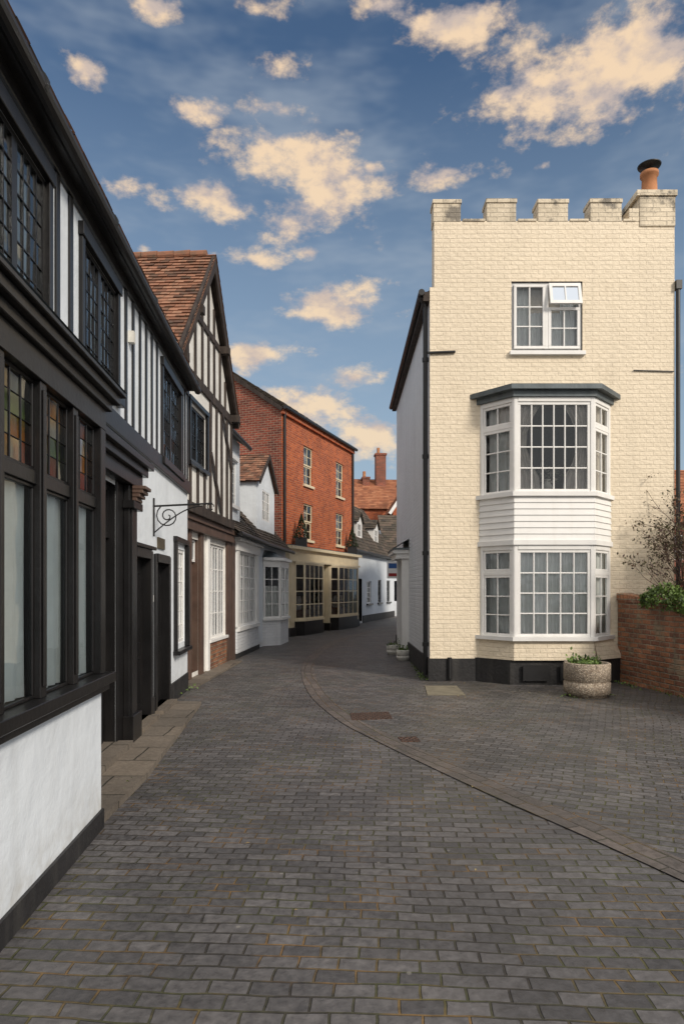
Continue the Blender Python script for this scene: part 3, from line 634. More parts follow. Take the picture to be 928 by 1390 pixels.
D.door(e0,2.98,3.62,.1,2.1,-.35,CREAMP); D.light(e0,2.98,3.62,2.1,2.55,-.35,2,1,CREAMP); D.room(e0,2.98,3.62,0,2.55,-.42,.5)
D.finish(())
def topiary(loc,h=.85):
    T=Bld('topiary_planter',loc); T.box('pot',FR((loc[0]-.2,loc[1]),(loc[0]+.2,loc[1])),0,.4,-.2,.2,loc[2],loc[2]+.32,IRON)
    T.finish(); vv=[];ff=[];cc=[]
    pts=[]
    for i in range(900):
        z=random.random()**1.3; r=.26*(1-z)*(.8+.3*random.random()); a=random.random()*6.28; pts.append((r*math.cos(a),r*math.sin(a),.32+z*h))
    leafquads(pts,.06,vv,ff,cc); o=mesh_obj('leaves',vv,ff,[DGREEN],cols=cc); o.parent=T.e
p=d0.P(.95,.32,0); topiary((p.x,p.y,3.11)); p=d0.P(6.3,.32,0); topiary((p.x,p.y,3.11))

# ---------------------------------------------------------------- E: far white cottage(s)
E=Bld('white_cottage',(1.5,33,0))
e1=FR((.50,29.9),(3.05,38.8)); LE=e1.len
ow=[(.9,1.6,.1,2.1,BLACK),(2.6,3.5,.9,2.0),(5.0,5.8,.9,2.1),(7.2,8.1,.9,2.1)]
E.wall('walls',e1,0,LE,0,3.4,PLASTER,ow,.12); E.door(e1,.9,1.6,.1,2.1,-.1,BLACK)
for o in ow[1:]:
    E.light(e1,*o[:4],-.1,3,4,BLACK if o[0]>4 else WHITE,.06,.03); E.room(e1,*o[:4],-.12,.6); E.box('window_sills',e1,o[0]-.1,o[1]+.1,0,.08,o[2]-.08,o[2],BLACK)
E.box('plinth',e1,1.7,LE,0,.03,0,.35,PLINTH)
E.tiles('roof',e1.P(-.5,.2,3.35),e1.P(LE+.2,.2,3.35),e1.P(-.5,-1.9,6.3),SLATE,.3,.22)
E.tiles('roof',e1.P(LE+.2,-4.0,3.35),e1.P(-.5,-4.0,3.35),e1.P(LE+.2,-1.9,6.3),SLATE,.5,.4)
E.poly('walls',[e1.P(LE,0,0),e1.P(LE,-3.9,0),e1.P(LE,-3.9,3.4),e1.P(LE,-1.9,6.2),e1.P(LE,0,3.4)],PLASTER)
E.tube('gutter',e1.P(-.3,.22,3.34),e1.P(LE+.2,.22,3.34),.06,IRON)
for u in (2.0,5.6):
    fr=FR(tuple(e1.P(u,-.35,0)[:2]),tuple(e1.P(u+1.0,-.35,0)[:2]))
    E.wall('dormers',fr,0,fr.len,4.0,4.9,WHITE,[(.15,.85,4.15,4.8)],.06); E.light(fr,.15,.85,4.15,4.8,-.05,3,2,WHITE,.04,.025); E.room(fr,.15,.85,4.15,4.8,-.06,.3)
    E.poly('dormers',[fr.P(0,0,4.0),fr.P(0,-1,4.0),fr.P(0,-1,4.9),fr.P(0,0,4.9)],WHITE); E.poly('dormers',[fr.P(1,0,4.0),fr.P(1,-1,4.0),fr.P(1,-1,4.9),fr.P(1,0,4.9)],WHITE)
    E.poly('dormers',[fr.P(0,0,4.9),fr.P(1,0,4.9),fr.P(.5,0,5.3)],WHITE)
    E.tiles('roof',fr.P(-.1,-1.2,4.85),fr.P(-.1,.1,4.85),fr.P(.5,-1.2,5.35),SLATE,.2,.15); E.tiles('roof',fr.P(1.1,.1,4.85),fr.P(1.1,-1.2,4.85),fr.P(.5,.1,5.35),SLATE,.2,.15)
E.finish()
G=Bld('white_cottage',(5,40,0))
j1=FR((2.75,39.4),(9.5,40.2))
G.wall('walls',j1,0,j1.len,0,3.6,PLASTER,[(.3,1.0,.9,2.1),(2.6,3.4,.1,2.1),(4.4,5.4,.9,2.1)],.12)
G.light(j1,.3,1.0,.9,2.1,-.1,3,4,BLACK,.05,.03); G.room(j1,.3,1.0,.9,2.1,-.12); G.door(j1,2.6,3.4,.1,2.1,-.1,BLACK); G.light(j1,4.4,5.4,.9,2.1,-.1,3,4,WHITE); G.room(j1,4.4,5.4,.9,2.1,-.12)
G.poly('walls',[j1.P(0,0,0),j1.P(0,-5,0),j1.P(0,-5,3.6),j1.P(0,-2.5,6.2),j1.P(0,0,3.6)],PLASTER)
G.tiles('roof',j1.P(-.2,.2,3.5),j1.P(7.0,.2,3.5),j1.P(-.2,-2.6,6.3),SLATE,.3,.22)
G.finish()
H=Bld('brick_house',(3,47,0))
q=FR((.9,47),(7.5,47.6))
H.wall('walls',q,0,q.len,0,7.4,REDB,[(1.0,1.9,4.9,6.3),(3.6,4.5,4.9,6.3)],.12)
for a in (1.0,3.6): H.light(q,a,a+.9,4.9,6.3,-.1,2,4,WHITE); H.room(q,a,a+.9,4.9,6.3,-.12)
H.poly('walls',[q.P(0,0,0),q.P(0,-7,0),q.P(0,-7,7.4),q.P(0,-3.5,10),q.P(0,0,7.4)],REDB); H.poly('walls',[q.P(q.len,0,0),q.P(q.len,-7,0),q.P(q.len,-7,7.4),q.P(q.len,-3.5,10),q.P(q.len,0,7.4)],REDB)
H.tiles('roof',q.P(-.2,.2,7.3),q.P(q.len+.2,.2,7.3),q.P(-.2,-3.5,10),ORTILE,.3,.25)
for (a,z,w) in ((1.9,11.7,.75),(.9,9.9,.5)):
    H.box('chimney',q,a,a+w,-3.4,-2.6,7.5,z,DREDB); H.box('chimney',q,a-.06,a+w+.06,-3.46,-2.54,z,z+.14,DREDB)
    H.tube('chimney_pots',q.P(a+w*.3,-3,z+.14),q.P(a+w*.3,-3,z+.6),.12,TERRA,10); 
H.finish()
H=Bld('brick_house',(4.5,42,0))
q=FR((3.35,43.6),(6.6,43.9))
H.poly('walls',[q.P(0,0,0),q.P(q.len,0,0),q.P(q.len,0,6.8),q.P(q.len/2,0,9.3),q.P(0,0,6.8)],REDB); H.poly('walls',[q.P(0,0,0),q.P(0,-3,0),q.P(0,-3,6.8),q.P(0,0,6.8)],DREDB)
H.tiles('roof',q.P(-.25,-3,6.6),q.P(-.25,.2,6.6),q.P(q.len/2,-3,9.45),ORTILE,.3,.22); H.beam('bargeboards',q,-.25,6.55,q.len/2,9.35,.2,.18,.22,WHITE)
H.finish()

# ---------------------------------------------------------------- F: cream castellated house
F=Bld('cream_painted_brick_house',(3.6,14,0))
X0,X1,Y0,Y1=1.523,5.77,11.52,18.5
ff=FR((0,Y0),(1,Y0))   # u == x
F.wall('front_wall',ff,X0,X1,.40,6.85,CREAMB,[(2.94,4.17,5.73,6.95),(2.46,4.60,.80,2.36),(2.46,4.60,3.22,4.80)],.14)
F.wall('front_wall',ff,1.60,X1,6.85,8.0,CREAMB,[(2.94,4.17,5.73,6.95)],.14)
F.poly('front_wall',[ff.P(1.60,0,6.85),ff.P(1.60,-.3,6.85),ff.P(1.60,-.3,8.0),ff.P(1.60,0,8.0)],CREAMB)
F.poly('front_wall',[ff.P(X0,0,6.85),ff.P(1.60,0,6.85),ff.P(1.60,-.3,6.85),ff.P(X0,-.3,6.85)],CREAMB)
F.poly('front_wall',[ff.P(1.60,-.3,6.5),ff.P(X1,-.3,6.5),ff.P(X1,-.3,8.0),ff.P(1.60,-.3,8.0)],CREAMB)
F.poly('side_wall',[(X1,Y0,0),(X1,Y1,0),(X1,Y1,6.8),(X1,Y0+.3,6.8),(X1,Y0+.3,8),(X1,Y0,8)],CREAMB)
F.poly('side_wall',[(X0,Y1,0),(X1,Y1,0),(X1,Y1,6.8),(3.65,Y1,7.9),(X0,Y1,6.8)],WHITEB)
F.box('plinth',ff,X0-.02,X1,0,.035,0,.40,PLINTH)
mer=[(1.585,2.06),(2.51,3.02),(3.40,3.92),(4.31,4.85),(5.13,5.78)]
pr=1.585
for i,(a,b) in enumerate(mer):
    top=8.36+random.random()*.03
    if i<4:
        F.box('parapet',ff,a,b,-.30,.004,7.985,top-.07,COPING); F.box('parapet_coping',ff,a-.015,b+.015,-.32,.018,top-.07,top,COPING)
    if i: F.box('parapet_coping',ff,pr+.03,a-.03,-.33,.015,7.99,8.035,COPING)
    pr=b
F.box('chimney_stack',ff,5.16,5.775,-.62,.02,7.9,8.42,COPING); F.box('chimney_stack',ff,5.10,5.80,-.66,.05,8.42,8.52,COPING)
F.box('chimney_stack',ff,4.98,5.16,-.3,.005,7.985,8.22,COPING)
F.lathe('smooth_chimney_pot',(5.47,Y0+.3,8.52),[(.19,0),(.16,.06),(.135,.10),(.125,.42),(.155,.44),(.155,.50),(.12,.50),(.11,.3)],TERRA,24)
F.lathe('smooth_chimney_cowl',(5.47,Y0+.3,9.02),[(.05,0),(.05,.10),(.19,.11),(.20,.13),(.10,.18),(.0,.19)],IRON,24)
fl=FR((X0,Y1),(X0,Y0)); LF=fl.len
F.wall('side_wall',fl,0,LF,.0,6.85,WHITEB,[(LF-4.7,LF-3.85,.1,2.15)],.12)
F.box('plinth',fl,0,LF-4.85,0,.03,0,.34,PLINTH); F.box('plinth',fl,LF-3.7,LF+.03,0,.03,0,.40,PLINTH)
F.door(fl,LF-4.7,LF-3.85,.1,2.15,-.1,BLACK)
F.box('porch',fl,LF-4.95,LF-4.75,0,.16,.0,2.3,WHITE); F.box('porch',fl,LF-3.80,LF-3.6,0,.16,.0,2.3,WHITE)
F.box('porch',fl,LF-5.0,LF-3.55,0,.30,2.3,2.42,WHITE); F.box('porch',fl,LF-5.05,LF-3.5,0,.36,2.42,2.5,WHITE); F.box('porch',fl,LF-5.08,LF-3.47,0,.38,2.5,2.54,LEAD)
F.poly('porch',[fl.P(LF-5.05,.36,2.545),fl.P(LF-3.5,.36,2.545),fl.P(LF-3.5,0,2.75),fl.P(LF-5.05,0,2.75)],LEAD)
F.tiles('roof',(1.38,Y1+.2,6.72),(1.38,Y0+.05,6.72),(3.65,Y1+.2,7.95),SLATE,.3,.22)
F.tiles('roof',(5.9,Y0+.35,6.72),(5.9,Y1+.2,6.72),(3.65,Y0+.35,7.95),SLATE,.3,.22)
F.box('eaves',fl,-.2,LF-.02,0.0,.11,6.62,6.78,TIMBER); F.tube('gutter',(1.38,Y1+.2,6.72),(1.38,Y0-.02,6.76),.055,IRON)
F.tube('downpipe',(X0-.06,Y0+.14,.1),(X0-.06,Y0+.14,6.55),.042,IRON); F.tube('downpipe',(X0-.06,Y0+.14,6.55),(1.38,Y0+.1,6.72),.042,IRON)
for z in (.6,2.2,3.9,5.6): F.tube('downpipe',(X0-.06,Y0+.14,z),(X0-.06,Y0+.14,z+.07),.056,IRON)
F.tube('downpipe',(X1+.05,Y0-.02,1.0),(X1+.05,Y0-.02,6.8),.036,IRON); F.box('downpipe_hopper',ff,X1-.0,X1+.1,-.05,.07,6.8,6.95,IRON)
F.tube('waste_pipe',(X0-.04,Y0-.03,5.70),(1.96,Y0-.03,5.72),.022,IRON)
F.tube('waste_pipe',(5.05,Y0-.02,5.40),(5.75,Y0-.02,5.38),.010,IRON)
F.tube('soil_vent',(1.86,Y0-.05,.05),(1.86,Y0-.05,.42),.04,IRON)
for a in (3.0,3.62):
    F.box('vent_grilles',ff,a,a+.45,.5,.52,.08,.34,IRON)
F.room(ff,2.94,4.17,5.73,6.95,-.14,.9)
F.box('top_window',ff,2.90,4.21,-.02,.07,5.66,5.73,WHITE)
F.light(ff,2.94,4.17,5.73,6.95,-.10,1,1,WHITE,.05,.02,part='top_window',d=.06)
F.light(ff,2.98,3.53,5.78,6.90,-.04,2,3,WHITE,.05,.024,part='top_window'); F.light(ff,3.58,4.13,5.78,6.50,-.04,2,2,WHITE,.05,.024,part='top_window')
F.box('top_window',ff,3.53,3.58,-.10,.0,5.78,6.90,WHITE)
OA=R(14)
for (u0_,u1_,t0,t1) in ((3.58,4.13,0,.06),(3.58,4.13,.34,.40),(3.58,3.63,.06,.34),(4.08,4.13,.06,.34),(3.845,3.865,.06,.34)):
    pA=[]
    for n_off in (0,.035):
        for t in (t0,t1):
            for uu in (u0_,u1_):
                pA.append(ff.P(uu, .0+math.sin(OA)*t+n_off*math.cos(OA), 6.90-math.cos(OA)*t+n_off*math.sin(OA)))
    for fc in ((0,1,3,2),(4,5,7,6),(0,1,5,4),(2,3,7,6),(0,2,6,4),(1,3,7,5)): F.poly('top_window',[pA[i] for i in fc],WHITE)
F.poly('glass',[ff.P(3.6,.015,6.9),ff.P(4.1,.015,6.9),ff.P(4.1,.015+math.sin(OA)*.38,6.9-math.cos(OA)*.38),ff.P(3.6,.015+math.sin(OA)*.38,6.9-math.cos(OA)*.38)],GLASS)
F.curtain(ff,2.96,3.30,5.73,6.95,-.2,NET,.03,.09); F.curtain(ff,3.85,4.16,5.73,6.95,-.2,NET,.03,.09)
F.curtain(ff,3.22,3.9,5.73,6.5,-.24,NET,.015,.09)
bay=[(2.40,Y0),(2.86,Y0-.5),(4.18,Y0-.5),(4.65,Y0)]
def expand(k,kb=.0): return [(2.40-k*1.3,Y0-kb),(2.86-k*.6,Y0-.5-k),(4.18+k*.6,Y0-.5-k),(4.65+k*1.3,Y0-kb)]
F.prism('bay_base',expand(.05)[:1]+expand(.02)[1:3]+expand(.05)[3:],.42,.78,CREAMB,expand(.0))
F.prism('bay_plinth',[(2.3,Y0-.03),(2.80,Y0-.46),(4.25,Y0-.46),(4.9,Y0-.03)],0,.42,PLINTH)
F.poly('bay_base',[(4.18,Y0-.5,.78),(4.25,Y0-.5,.425),(4.92,Y0-.04,.425),(4.66,Y0-.01,.78)],CREAMB)
F.prism('bay_sills',expand(.07),.745,.81,WHITE); F.prism('bay_sills',expand(.04),2.34,2.42,WHITE)
F.prism('bay_sills',expand(.06),3.15,3.22,WHITE); F.prism('bay_cornice',expand(.05),4.80,4.90,LEAD); F.prism('bay_cornice',expand(.14),4.90,4.98,LEAD); F.prism('bay_roof',expand(.13),4.985,5.06,LEAD,expand(-.12))
for i in range(3):
    fr=FR(bay[i],bay[i+1]); l=fr.len
    for (z0,z1) in ((.81,2.34),(3.22,4.80)):
        F.box('bay_frame',fr,-.0,.055,-.07,.008,z0,z1,WHITE); F.box('bay_frame',fr,l-.055,l,-.07,.008,z0,z1,WHITE)
        F.box('bay_frame',fr,.055,l-.055,-.07,.012,z1-.08,z1,WHITE)
        zt=z1-.08; 
        if i==1:
            F.light(fr,.055,l-.055,z0,zt,-.05,6 if z0>2 else 5,4,WHITE,.05,.024,part='bay_frame')
        else:
            F.light(fr,.055,l-.055,z0,zt-.42,-.05,2,3,WHITE,.045,.022,part='bay_frame'); F.box('bay_frame',fr,.055,l-.055,-.06,.0,zt-.42,zt-.36,WHITE)
            F.light(fr,.055,l-.055,zt-.36,zt,-.05,2,1,WHITE,.045,.022,part='bay_frame')
        if z0<2: F.curtain(fr,.06,l-.06,z0,zt,-.11 ,NET,.025,.12)
        elif i==1:
            F.curtain(fr,.02,.48,z0+.02,zt,-.12,DRAPE,.025,.09,gather=-1); F.curtain(fr,l-.48,l-.02,z0+.02,zt,-.12,DRAPE,.025,.09,gather=1)
        else: F.curtain(fr,.1,l-.05,z0,zt,-.11,NET if i==0 else DRAPE,.025,.1)
    z=2.42; nb=7; hh=(3.15-2.42)/nb
    for j in range(nb):
        za=z+j*hh; zb=za+hh
        F.poly('shiplap',[fr.P(-.012,.022,za),fr.P(l+.012,.022,za),fr.P(l+.004,.006,zb),fr.P(-.004,.006,zb)],WHITE); F.poly('shiplap',[fr.P(-.012,.022,za),fr.P(l+.012,.022,za),fr.P(l+.012,.0,za),fr.P(-.012,.0,za)],WHITE)
F.room(ff,2.40,4.65,.81,2.34,0,1.2); F.room(ff,2.40,4.65,3.22,4.80,0,1.6)
F.lathe('vase',(3.5,Y0-.2,3.24),[(.05,0),(.09,.1),(.04,.2),(.06,.24)],PVC,14)
F.finish(('parapet','parapet_coping','bay_frame','bay_sills','top_window','chimney_stack'))
vv=[];f2=[];cc=[]; leafquads([(3.5+random.gauss(0,.12)-3.6,Y0-.2+random.gauss(0,.06)-14,3.55+random.gauss(0,.07)) for _ in range(120)],.07,vv,f2,cc)
o=mesh_obj('vase_flowers',vv,f2,[leafmat('flowers',(.05,.09,.03),(.55,.5,.45))],cols=cc); o.parent=F.e

I=Bld('white_cottage',(3.5,24,0))
i1=FR((3.6,31),(1.95,18.9)); li=i1.len
I.wall('walls',i1,0,li,0,4.6,PLASTER,[(2,3,.9,2.1),(5,5.9,.1,2.1),(8,9,.9,2.1),(2,3,3,4.1),(8,9,3,4.1)],.12)
for o in ((2,3,.9,2.1),(8,9,.9,2.1),(2,3,3,4.1),(8,9,3,4.1)): I.light(i1,*o,-.1,3,4,WHITE); I.room(i1,*o,-.12)
I.door(i1,5,5.9,.1,2.1,-.1,BLACK)
I.box('eaves',i1,0,li,.0,.35,4.5,4.6,TIMBER); I.tiles('roof',i1.P(0,.4,4.55),i1.P(li,.4,4.55),i1.P(0,-3,7.2),CLAY,.3,.22)
I.poly('walls',[i1.P(0,0,0),i1.P(0,-6,0),i1.P(0,-6,4.6),i1.P(0,-3,7.2),i1.P(0,0,4.6)],PLASTER)
I.finish()
SG=Bld('hanging_shop_sign',(1.7,21.5,2.4)); sf=FR((1.45,21.4),(2.12,21.45))
SG.box('sign_board',sf,0,.42,0,.03,1.95,2.5,WHITE); SG.box('sign_stripe',sf,.05,.37,.03,.034,2.28,2.44,simple('sign_blue',(.03,.10,.30))); SG.box('sign_stripe',sf,.05,.37,.03,.034,2.02,2.12,simple('sign_red',(.35,.03,.03)))
SG.tube('sign_bracket',sf.P(-.02,.015,2.56),sf.P(.75,.015,2.56),.014,IRON); SG.finish()

# ---------------------------------------------------------------- garden wall, plants
W=Bld('brick_garden_wall',(5,9,0))
w0=FR((4.77,11.48),(5.16,8.9)); lw=w0.len
w1=FR((5.16,8.9),(5.75,5.0)); 
for fr,za,zb in ((w0,1.42,1.24),(w1,1.24,1.16)):
    l=fr.len; t=.24
    P=fr.P
    def sd(a,b,c,d,uv): W.poly('wall',[a,b,c,d],OLDB,uv)
    sd(P(0,0,0),P(l,0,0),P(l,0,zb),P(0,0,za),[(0,0),(l,0),(l,zb),(0,za)])
    sd(P(0,t*-1,0),P(l,-t,0),P(l,-t,zb),P(0,-t,za),[(0,0),(l,0),(l,zb),(0,za)])
    sd(P(0,0,za),P(l,0,zb),P(l,-t,zb),P(0,-t,za),[(0,0),(l,0),(l,.24),(0,.24)])
    x=0
    while x<l-.05:
        zz=za+(zb-za)*x/l; r=random.random()*.012
        W.box('coping_bricks',fr,x+.004,min(l,x+.105),-t-.02+r,.02+r,zz-.01,zz+.10+r,OLDB,c=random.random()); x+=.112
W.poly('wall',[w0.P(0,0,0),w0.P(0,-.24,0),w0.P(0,-.24,1.42),w0.P(0,0,1.42)],OLDB)
W.finish(('coping_bricks',))
vv=[];f2=[];cc=[]; pts=[]
for i in range(8200):
    s_=random.random()**.95; u=.50+s_*3.8
    fr,uu=(w0,u) if u<lw else (w1,u-lw)
    zt=1.42-.07*u if u<lw else 1.24
    a=random.random()*math.pi; r=.20+.07*math.sin(u*7)+.05*math.sin(u*17)
    taper=min(1,(u-.42)/.45); r*=taper
    n=-.12+math.cos(a)*(r+.06)*(.7+.3*random.random()); z=zt+.08+math.sin(a)*r*(.5+.5*random.random())-(.16*random.random()**2 if abs(math.cos(a))>.6 else 0)
    pts.append(fr.P(uu,n,z))
leafquads(pts,.052,vv,f2,cc); mesh_obj('ivy',vv,f2,[GREEN],cols=cc,loc=(5.2,9.5,1.3))
SH=Bld('garden_shrub',(6.0,11.0,0)); lv=[]
def branch(p,d,l,r,dep):
    segs=3; q=Vector(p)
    for i in range(segs):
        d=(d+Vector((random.gauss(0,.13),random.gauss(0,.13),random.gauss(0,.05)))).normalized(); q2=q+d*l/segs
        SH.tube('stems',q,q2,r*(1-i*.2),TWIG,5,r*(1-(i+1)*.2),cap=False); q=q2
        if dep<2 and i>0: lv.extend([tuple(q+Vector((random.gauss(0,.04),random.gauss(0,.04),random.gauss(0,.04)))) for _ in range(3)])
        if dep>0 and (i>0 or dep>1):
            for _ in range(2):
                dd=(d+Vector((random.gauss(0,.42),random.gauss(0,.42),random.gauss(.1,.25)))).normalized(); branch(q,dd,l*.55,r*.55,dep-1)
for i in range(9):
    branch((6.03+random.gauss(0,.12),11.0+random.gauss(0,.12),.4),Vector((random.gauss(.02,.12),random.gauss(0,.18),1)).normalized(),1.3+random.random()*.5,.016,3)
SH.finish(); vv=[];f2=[];cc=[]; leafquads([Vector(p)-Vector((6.0,11,0)) for p in lv],.04,vv,f2,cc); o=mesh_obj('leaves',vv,f2,[REDL],cols=cc); o.parent=SH.e
vv=[];f2=[];cc=[]; leafquads([(6.3+random.random()*9,15.5+random.random()*1.2,random.random()*(1.9+.3*math.sin(i))) for i in range(9000)],.11,vv,f2,cc); mesh_obj('hedge',vv,f2,[DGREEN],cols=cc,loc=(10,16,0))
K=Bld('red_roofed_house',(17,31,0)); q=FR((13.0,29),(21,29.5))
K.wall('walls',q,0,8,0,4.6,DREDB,[(1,2,2.9,4)],.1); K.light(q,1,2,2.9,4,-.08,2,3,WHITE); K.room(q,1,2,2.9,4,-.1)
K.poly('walls',[q.P(0,0,0),q.P(0,-6,0),q.P(0,-6,4.6),q.P(0,-3,7.2),q.P(0,0,4.6)],DREDB)
K.tiles('roof',q.P(-.2,.3,4.5),q.P(8.2,.3,4.5),q.P(-.2,-3,7.4),ORTILE,.3,.25); K.finish()

def pot(name,c,R0,h,mat,n_leaf,lm,leaf=.07,hh=.2):
    T=Bld(name,c); R1=R0
    T.lathe('smooth_tub',c,[(0,.0),(R1*.84,0),(R1*.86,.04),(R1,.06),(R1,h*.42),(R1*.955,h*.44),(R1*.955,h*.48),(R1,h*.50),(R1,h*.97),(R1*.97,h),(R1*.84,h),(R1*.83,h-.07),(0,h-.06)],mat,40)
    T.lathe('soil',c,[(R1*.835,h-.055),(R1*.4,h-.03),(0,h-.02)],SOIL,24); T.finish()
    vv=[];f2=[];cc=[]; pts=[]
    clumps=[(random.random()*6.28,R1*.75*math.sqrt(random.random()),random.random()) for _ in range(14)]
    for i in range(n_leaf):
        a,r,k=random.choice(clumps); pts.append((r*math.cos(a)+random.gauss(0,.04),r*math.sin(a)+random.gauss(0,.04),h-.04+abs(random.gauss(0,hh*.3))*(.3+k)))
    leafquads(pts,leaf,vv,f2,cc); o=mesh_obj('plants',vv,f2,[lm],cols=cc); o.parent=T.e
pot('concrete_planter',(3.66,9.92,.008),.335,.50,AGG,420,GREEN,.06,.22)
pot('flower_pot',(1.38,14.9,.004),.16,.24,PVC,160,GREEN,.05); pot('flower_pot',(1.26,16.3,.004),.17,.24,PVC,160,GREEN,.05)
vv=[];f2=[];cc=[]; pts=[]
for (x,y,sx,sy,n) in ((3.4,9.75,.10,.08,20),(4.0,9.9,.08,.10,16),(1.44,11.9,.04,.22,90),(1.44,13.2,.03,.4,40),(-1.72,5.3,.02,.12,14),(-2.43,9.7,.02,.2,25),(-2.4,10.5,.05,.15,25),(4.70,11.0,.04,.3,60),(4.9,10.0,.04,.5,60),(1.44,17,.03,.6,40)):
    for _ in range(n): pts.append((random.gauss(x,sx),random.gauss(y,sy),.02+abs(random.gauss(0,.025))))
leafquads(pts,.035,vv,f2,cc); mesh_obj('weeds',vv,f2,[GREEN],cols=cc)
vv=[];f2=[];cc=[]
pts=[(random.gauss(3.7,.8),random.gauss(9.8,.6),.022) for _ in range(110)]+[(random.uniform(1.6,5),random.uniform(9,11.3),.022) for _ in range(100)]+[(random.uniform(-1.3,2.5),random.uniform(2.4,14),.022) for _ in range(50)]
for p in pts:
    s=.008+random.random()*.012; a=random.random()*6.28; k=len(vv); c_,s_=math.cos(a)*s,math.sin(a)*s
    vv+=[(p[0]+c_,p[1]+s_,p[2]),(p[0]-s_*.5,p[1]+c_*.5,p[2]+.004),(p[0]-c_,p[1]-s_,p[2]),(p[0]+s_*.5,p[1]-c_*.5,p[2]+.003)]; f2.append((k,k+1,k+2,k+3)); cc.append(random.random())
mesh_obj('fallen_leaves',vv,f2,[LITTER],cols=cc)

# ---------------------------------------------------------------- world
SUN=Vector((.66,-.74,.62)).normalized(); el=math.asin(SUN.z); az=math.atan2(SUN.x,SUN.y)
wd=bpy.data.worlds.new('World'); sc.world=wd; wd.use_nodes=True; nt=wd.node_tree; nt.nodes.clear()
out=N(nt,'ShaderNodeOutputWorld'); bg=N(nt,'ShaderNodeBackground'); L(nt,bg.outputs[0],out.inputs[0]); bg.inputs[1].default_value=.1
sky=N(nt,'ShaderNodeTexSky'); sky.sky_type='NISHITA'; sky.sun_disc=False; sky.sun_elevation=el; sky.sun_rotation=az; sky.air_density=1.2; sky.dust_density=1.0; sky.ozone_density=1.5
dirv=coords(nt,'Generated'); sp=N(nt,'ShaderNodeSeparateXYZ'); L(nt,dirv,sp.inputs[0])
azn=N(nt,'ShaderNodeMath',operation='ARCTAN2'); L(nt,sp.outputs[0],azn.inputs[0]); L(nt,sp.outputs[1],azn.inputs[1])
eln=N(nt,'ShaderNodeMath',operation='ARCSINE'); L(nt,sp.outputs[2],eln.inputs[0])
ae=N(nt,'ShaderNodeCombineXYZ'); L(nt,azn.outputs[0],ae.inputs[0]); L(nt,eln.outputs[0],ae.inputs[1])
CL=[]
for (px,py,rx,ry,wt) in [(405,250,98,60,1.3),(330,265,70,44,1.05),(280,262,40,26,.95),(258,148,46,22,.95),(375,145,44,24,.95),(372,95,44,28,.95),(350,12,80,26,.85),(520,4,64,24,.85),(215,8,46,24,.85),(625,28,68,34,.95),
    (800,98,160,56,1.35),(890,75,90,46,1.15),(690,125,70,26,1.0),(610,237,58,22,1),(505,228,22,16,.85),(738,225,20,11,.8),(465,412,84,30,1.15),(330,350,54,18,.9),(170,255,60,30,.85),(195,340,34,20,.8),(120,95,34,20,.75),(425,343,22,11,.85),
    (480,512,38,18,.85),(410,565,110,40,.85),(350,480,74,28,.8),(495,600,70,56,.85)]:
    a=(px-464)/900; b=(800-py)/900; A_=math.atan(a); E_=math.asin(b/math.sqrt(1+a*a+b*b))
    CL.append((A_,E_,rx/900*math.cos(A_)**2,ry/900*math.cos(E_)**2,wt))
prev=None
for (a,e,rx,ry,wt) in CL:
    s1=N(nt,'ShaderNodeVectorMath',operation='SUBTRACT'); L(nt,ae.outputs[0],s1.inputs[0]); s1.inputs[1].default_value=(a,e,0)
    s2=N(nt,'ShaderNodeVectorMath',operation='MULTIPLY'); L(nt,s1.outputs[0],s2.inputs[0]); s2.inputs[1].default_value=(1/rx,1/ry,0)
    s3=N(nt,'ShaderNodeVectorMath',operation='LENGTH'); L(nt,s2.outputs[0],s3.inputs[0])
    s4=N(nt,'ShaderNodeMath',operation='SUBTRACT'); s4.inputs[0].default_value=wt; L(nt,s3.outputs['Value'],s4.inputs[1])
    if prev is None: prev=s4.outputs[0]
    else:
        s5=N(nt,'ShaderNodeMath',operation='MAXIMUM'); L(nt,prev,s5.inputs[0]); L(nt,s4.outputs[0],s5.inputs[1]); prev=s5.outputs[0]
fmin=N(nt,'ShaderNodeMath',operation='MINIMUM'); L(nt,prev,fmin.inputs[0]); fmin.inputs[1].default_value=.75
fl2=N(nt,'ShaderNodeMath',operation='MAXIMUM'); L(nt,fmin.outputs[0],fl2.inputs[0]); fl2.inputs[1].default_value=-.8
st=scaled(nt,dirv,(1,1,1.7))
n1=noise(nt,st,11,7,.62)
cm=N(nt,'ShaderNodeMath',operation='MULTIPLY_ADD'); L(nt,n1,cm.inputs[0]); cm.inputs[1].default_value=4.6; L(nt,fl2.outputs[0],cm.inputs[2])
mask=maprange(nt,cm.outputs[0],2.32,3.25,0,1,True)
n2=noise(nt,scaled(nt,dirv,(1,1,3),0,(3,1,2)),4,4,.65); veil=maprange(nt,n2,.40,.72,0,.42,True)
hz=maprange(nt,sp.outputs[2],.10,.62,.80,.0)
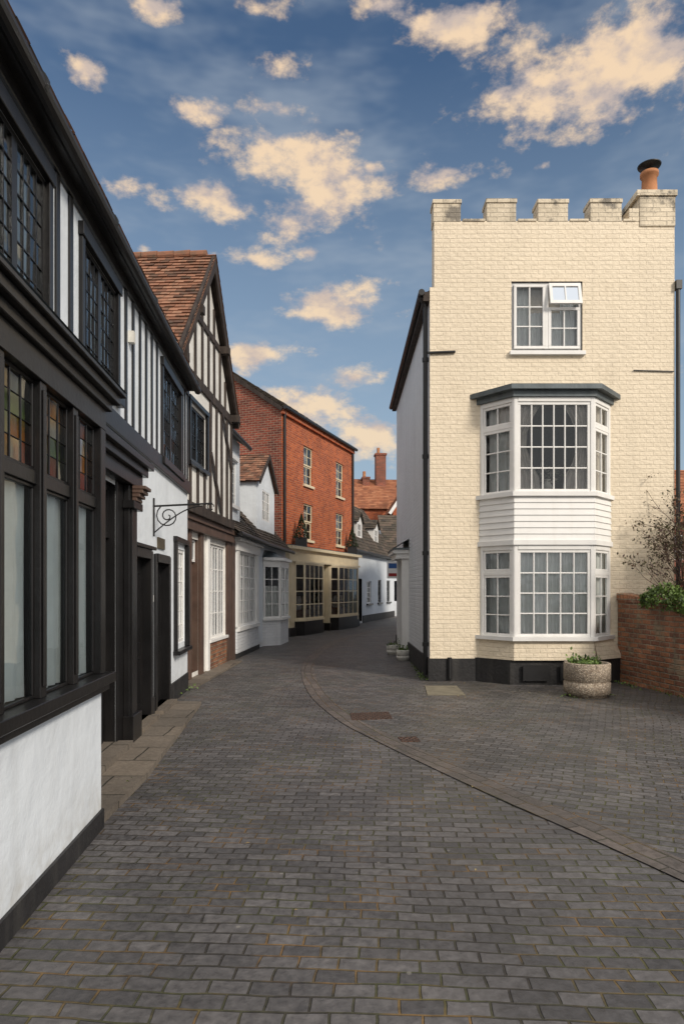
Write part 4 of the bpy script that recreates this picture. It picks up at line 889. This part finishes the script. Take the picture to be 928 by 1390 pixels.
tint=mixc(nt,1.0,sky.outputs[0],(.66,.78,.88),'MULTIPLY')
c=mixc(nt,hz,tint,(3.9,5.0,6.1))
c=mixc(nt,veil,c,(4.2,4.8,5.5))
n3=noise(nt,scaled(nt,dirv,(1,1,1.7),0,(-.012,0,-.03)),11,3,.6)
df=N(nt,'ShaderNodeMath',operation='SUBTRACT'); L(nt,n1,df.inputs[0]); L(nt,n3,df.inputs[1])
lit=maprange(nt,df.outputs[0],-.12,.10,0,1,True)
hi=mixc(nt,maprange(nt,sp.outputs[2],.2,.6,0,1),(8.6,6.9,5.0),(9.0,6.8,4.7)); cc_=mixc(nt,lit,(5.9,4.9,4.4),hi)
c=mixc(nt,mask,c,cc_)
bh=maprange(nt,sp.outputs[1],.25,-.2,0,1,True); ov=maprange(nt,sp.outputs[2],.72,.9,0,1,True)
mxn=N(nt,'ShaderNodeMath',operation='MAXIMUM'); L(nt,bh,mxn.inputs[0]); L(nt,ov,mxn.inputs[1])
n5=noise(nt,dirv,3,3); overcast_fill=mixc(nt,n5,(7.2,7.5,8.2),(12.0,11.4,10.4))  # unseen bright overcast behind camera and overhead, added as soft fill light
c=mixc(nt,mxn.outputs[0],c,overcast_fill)
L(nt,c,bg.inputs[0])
try: wd.cycles.sampling_method='MANUAL'; wd.cycles.sample_map_resolution=512
except Exception as ex: print(ex)
sl=bpy.data.lights.new('sun','SUN'); sl.energy=2.9; sl.angle=R(12); sl.color=(1,.91,.79)
so=bpy.data.objects.new('sun',sl); bpy.context.collection.objects.link(so); so.rotation_euler=SUN.to_track_quat('Z','Y').to_euler(); so.location=(10,-10,20)

# ---------------------------------------------------------------- camera
cd=bpy.data.cameras.new('camera'); co=bpy.data.objects.new('camera',cd); bpy.context.collection.objects.link(co)
cd.sensor_fit='VERTICAL'; cd.sensor_height=36; cd.lens=900/1390*36; cd.shift_y=105/1390; cd.clip_end=1500; cd.clip_start=.05
co.location=(0,0,1.6); co.rotation_euler=(R(90),0,0); sc.camera=co
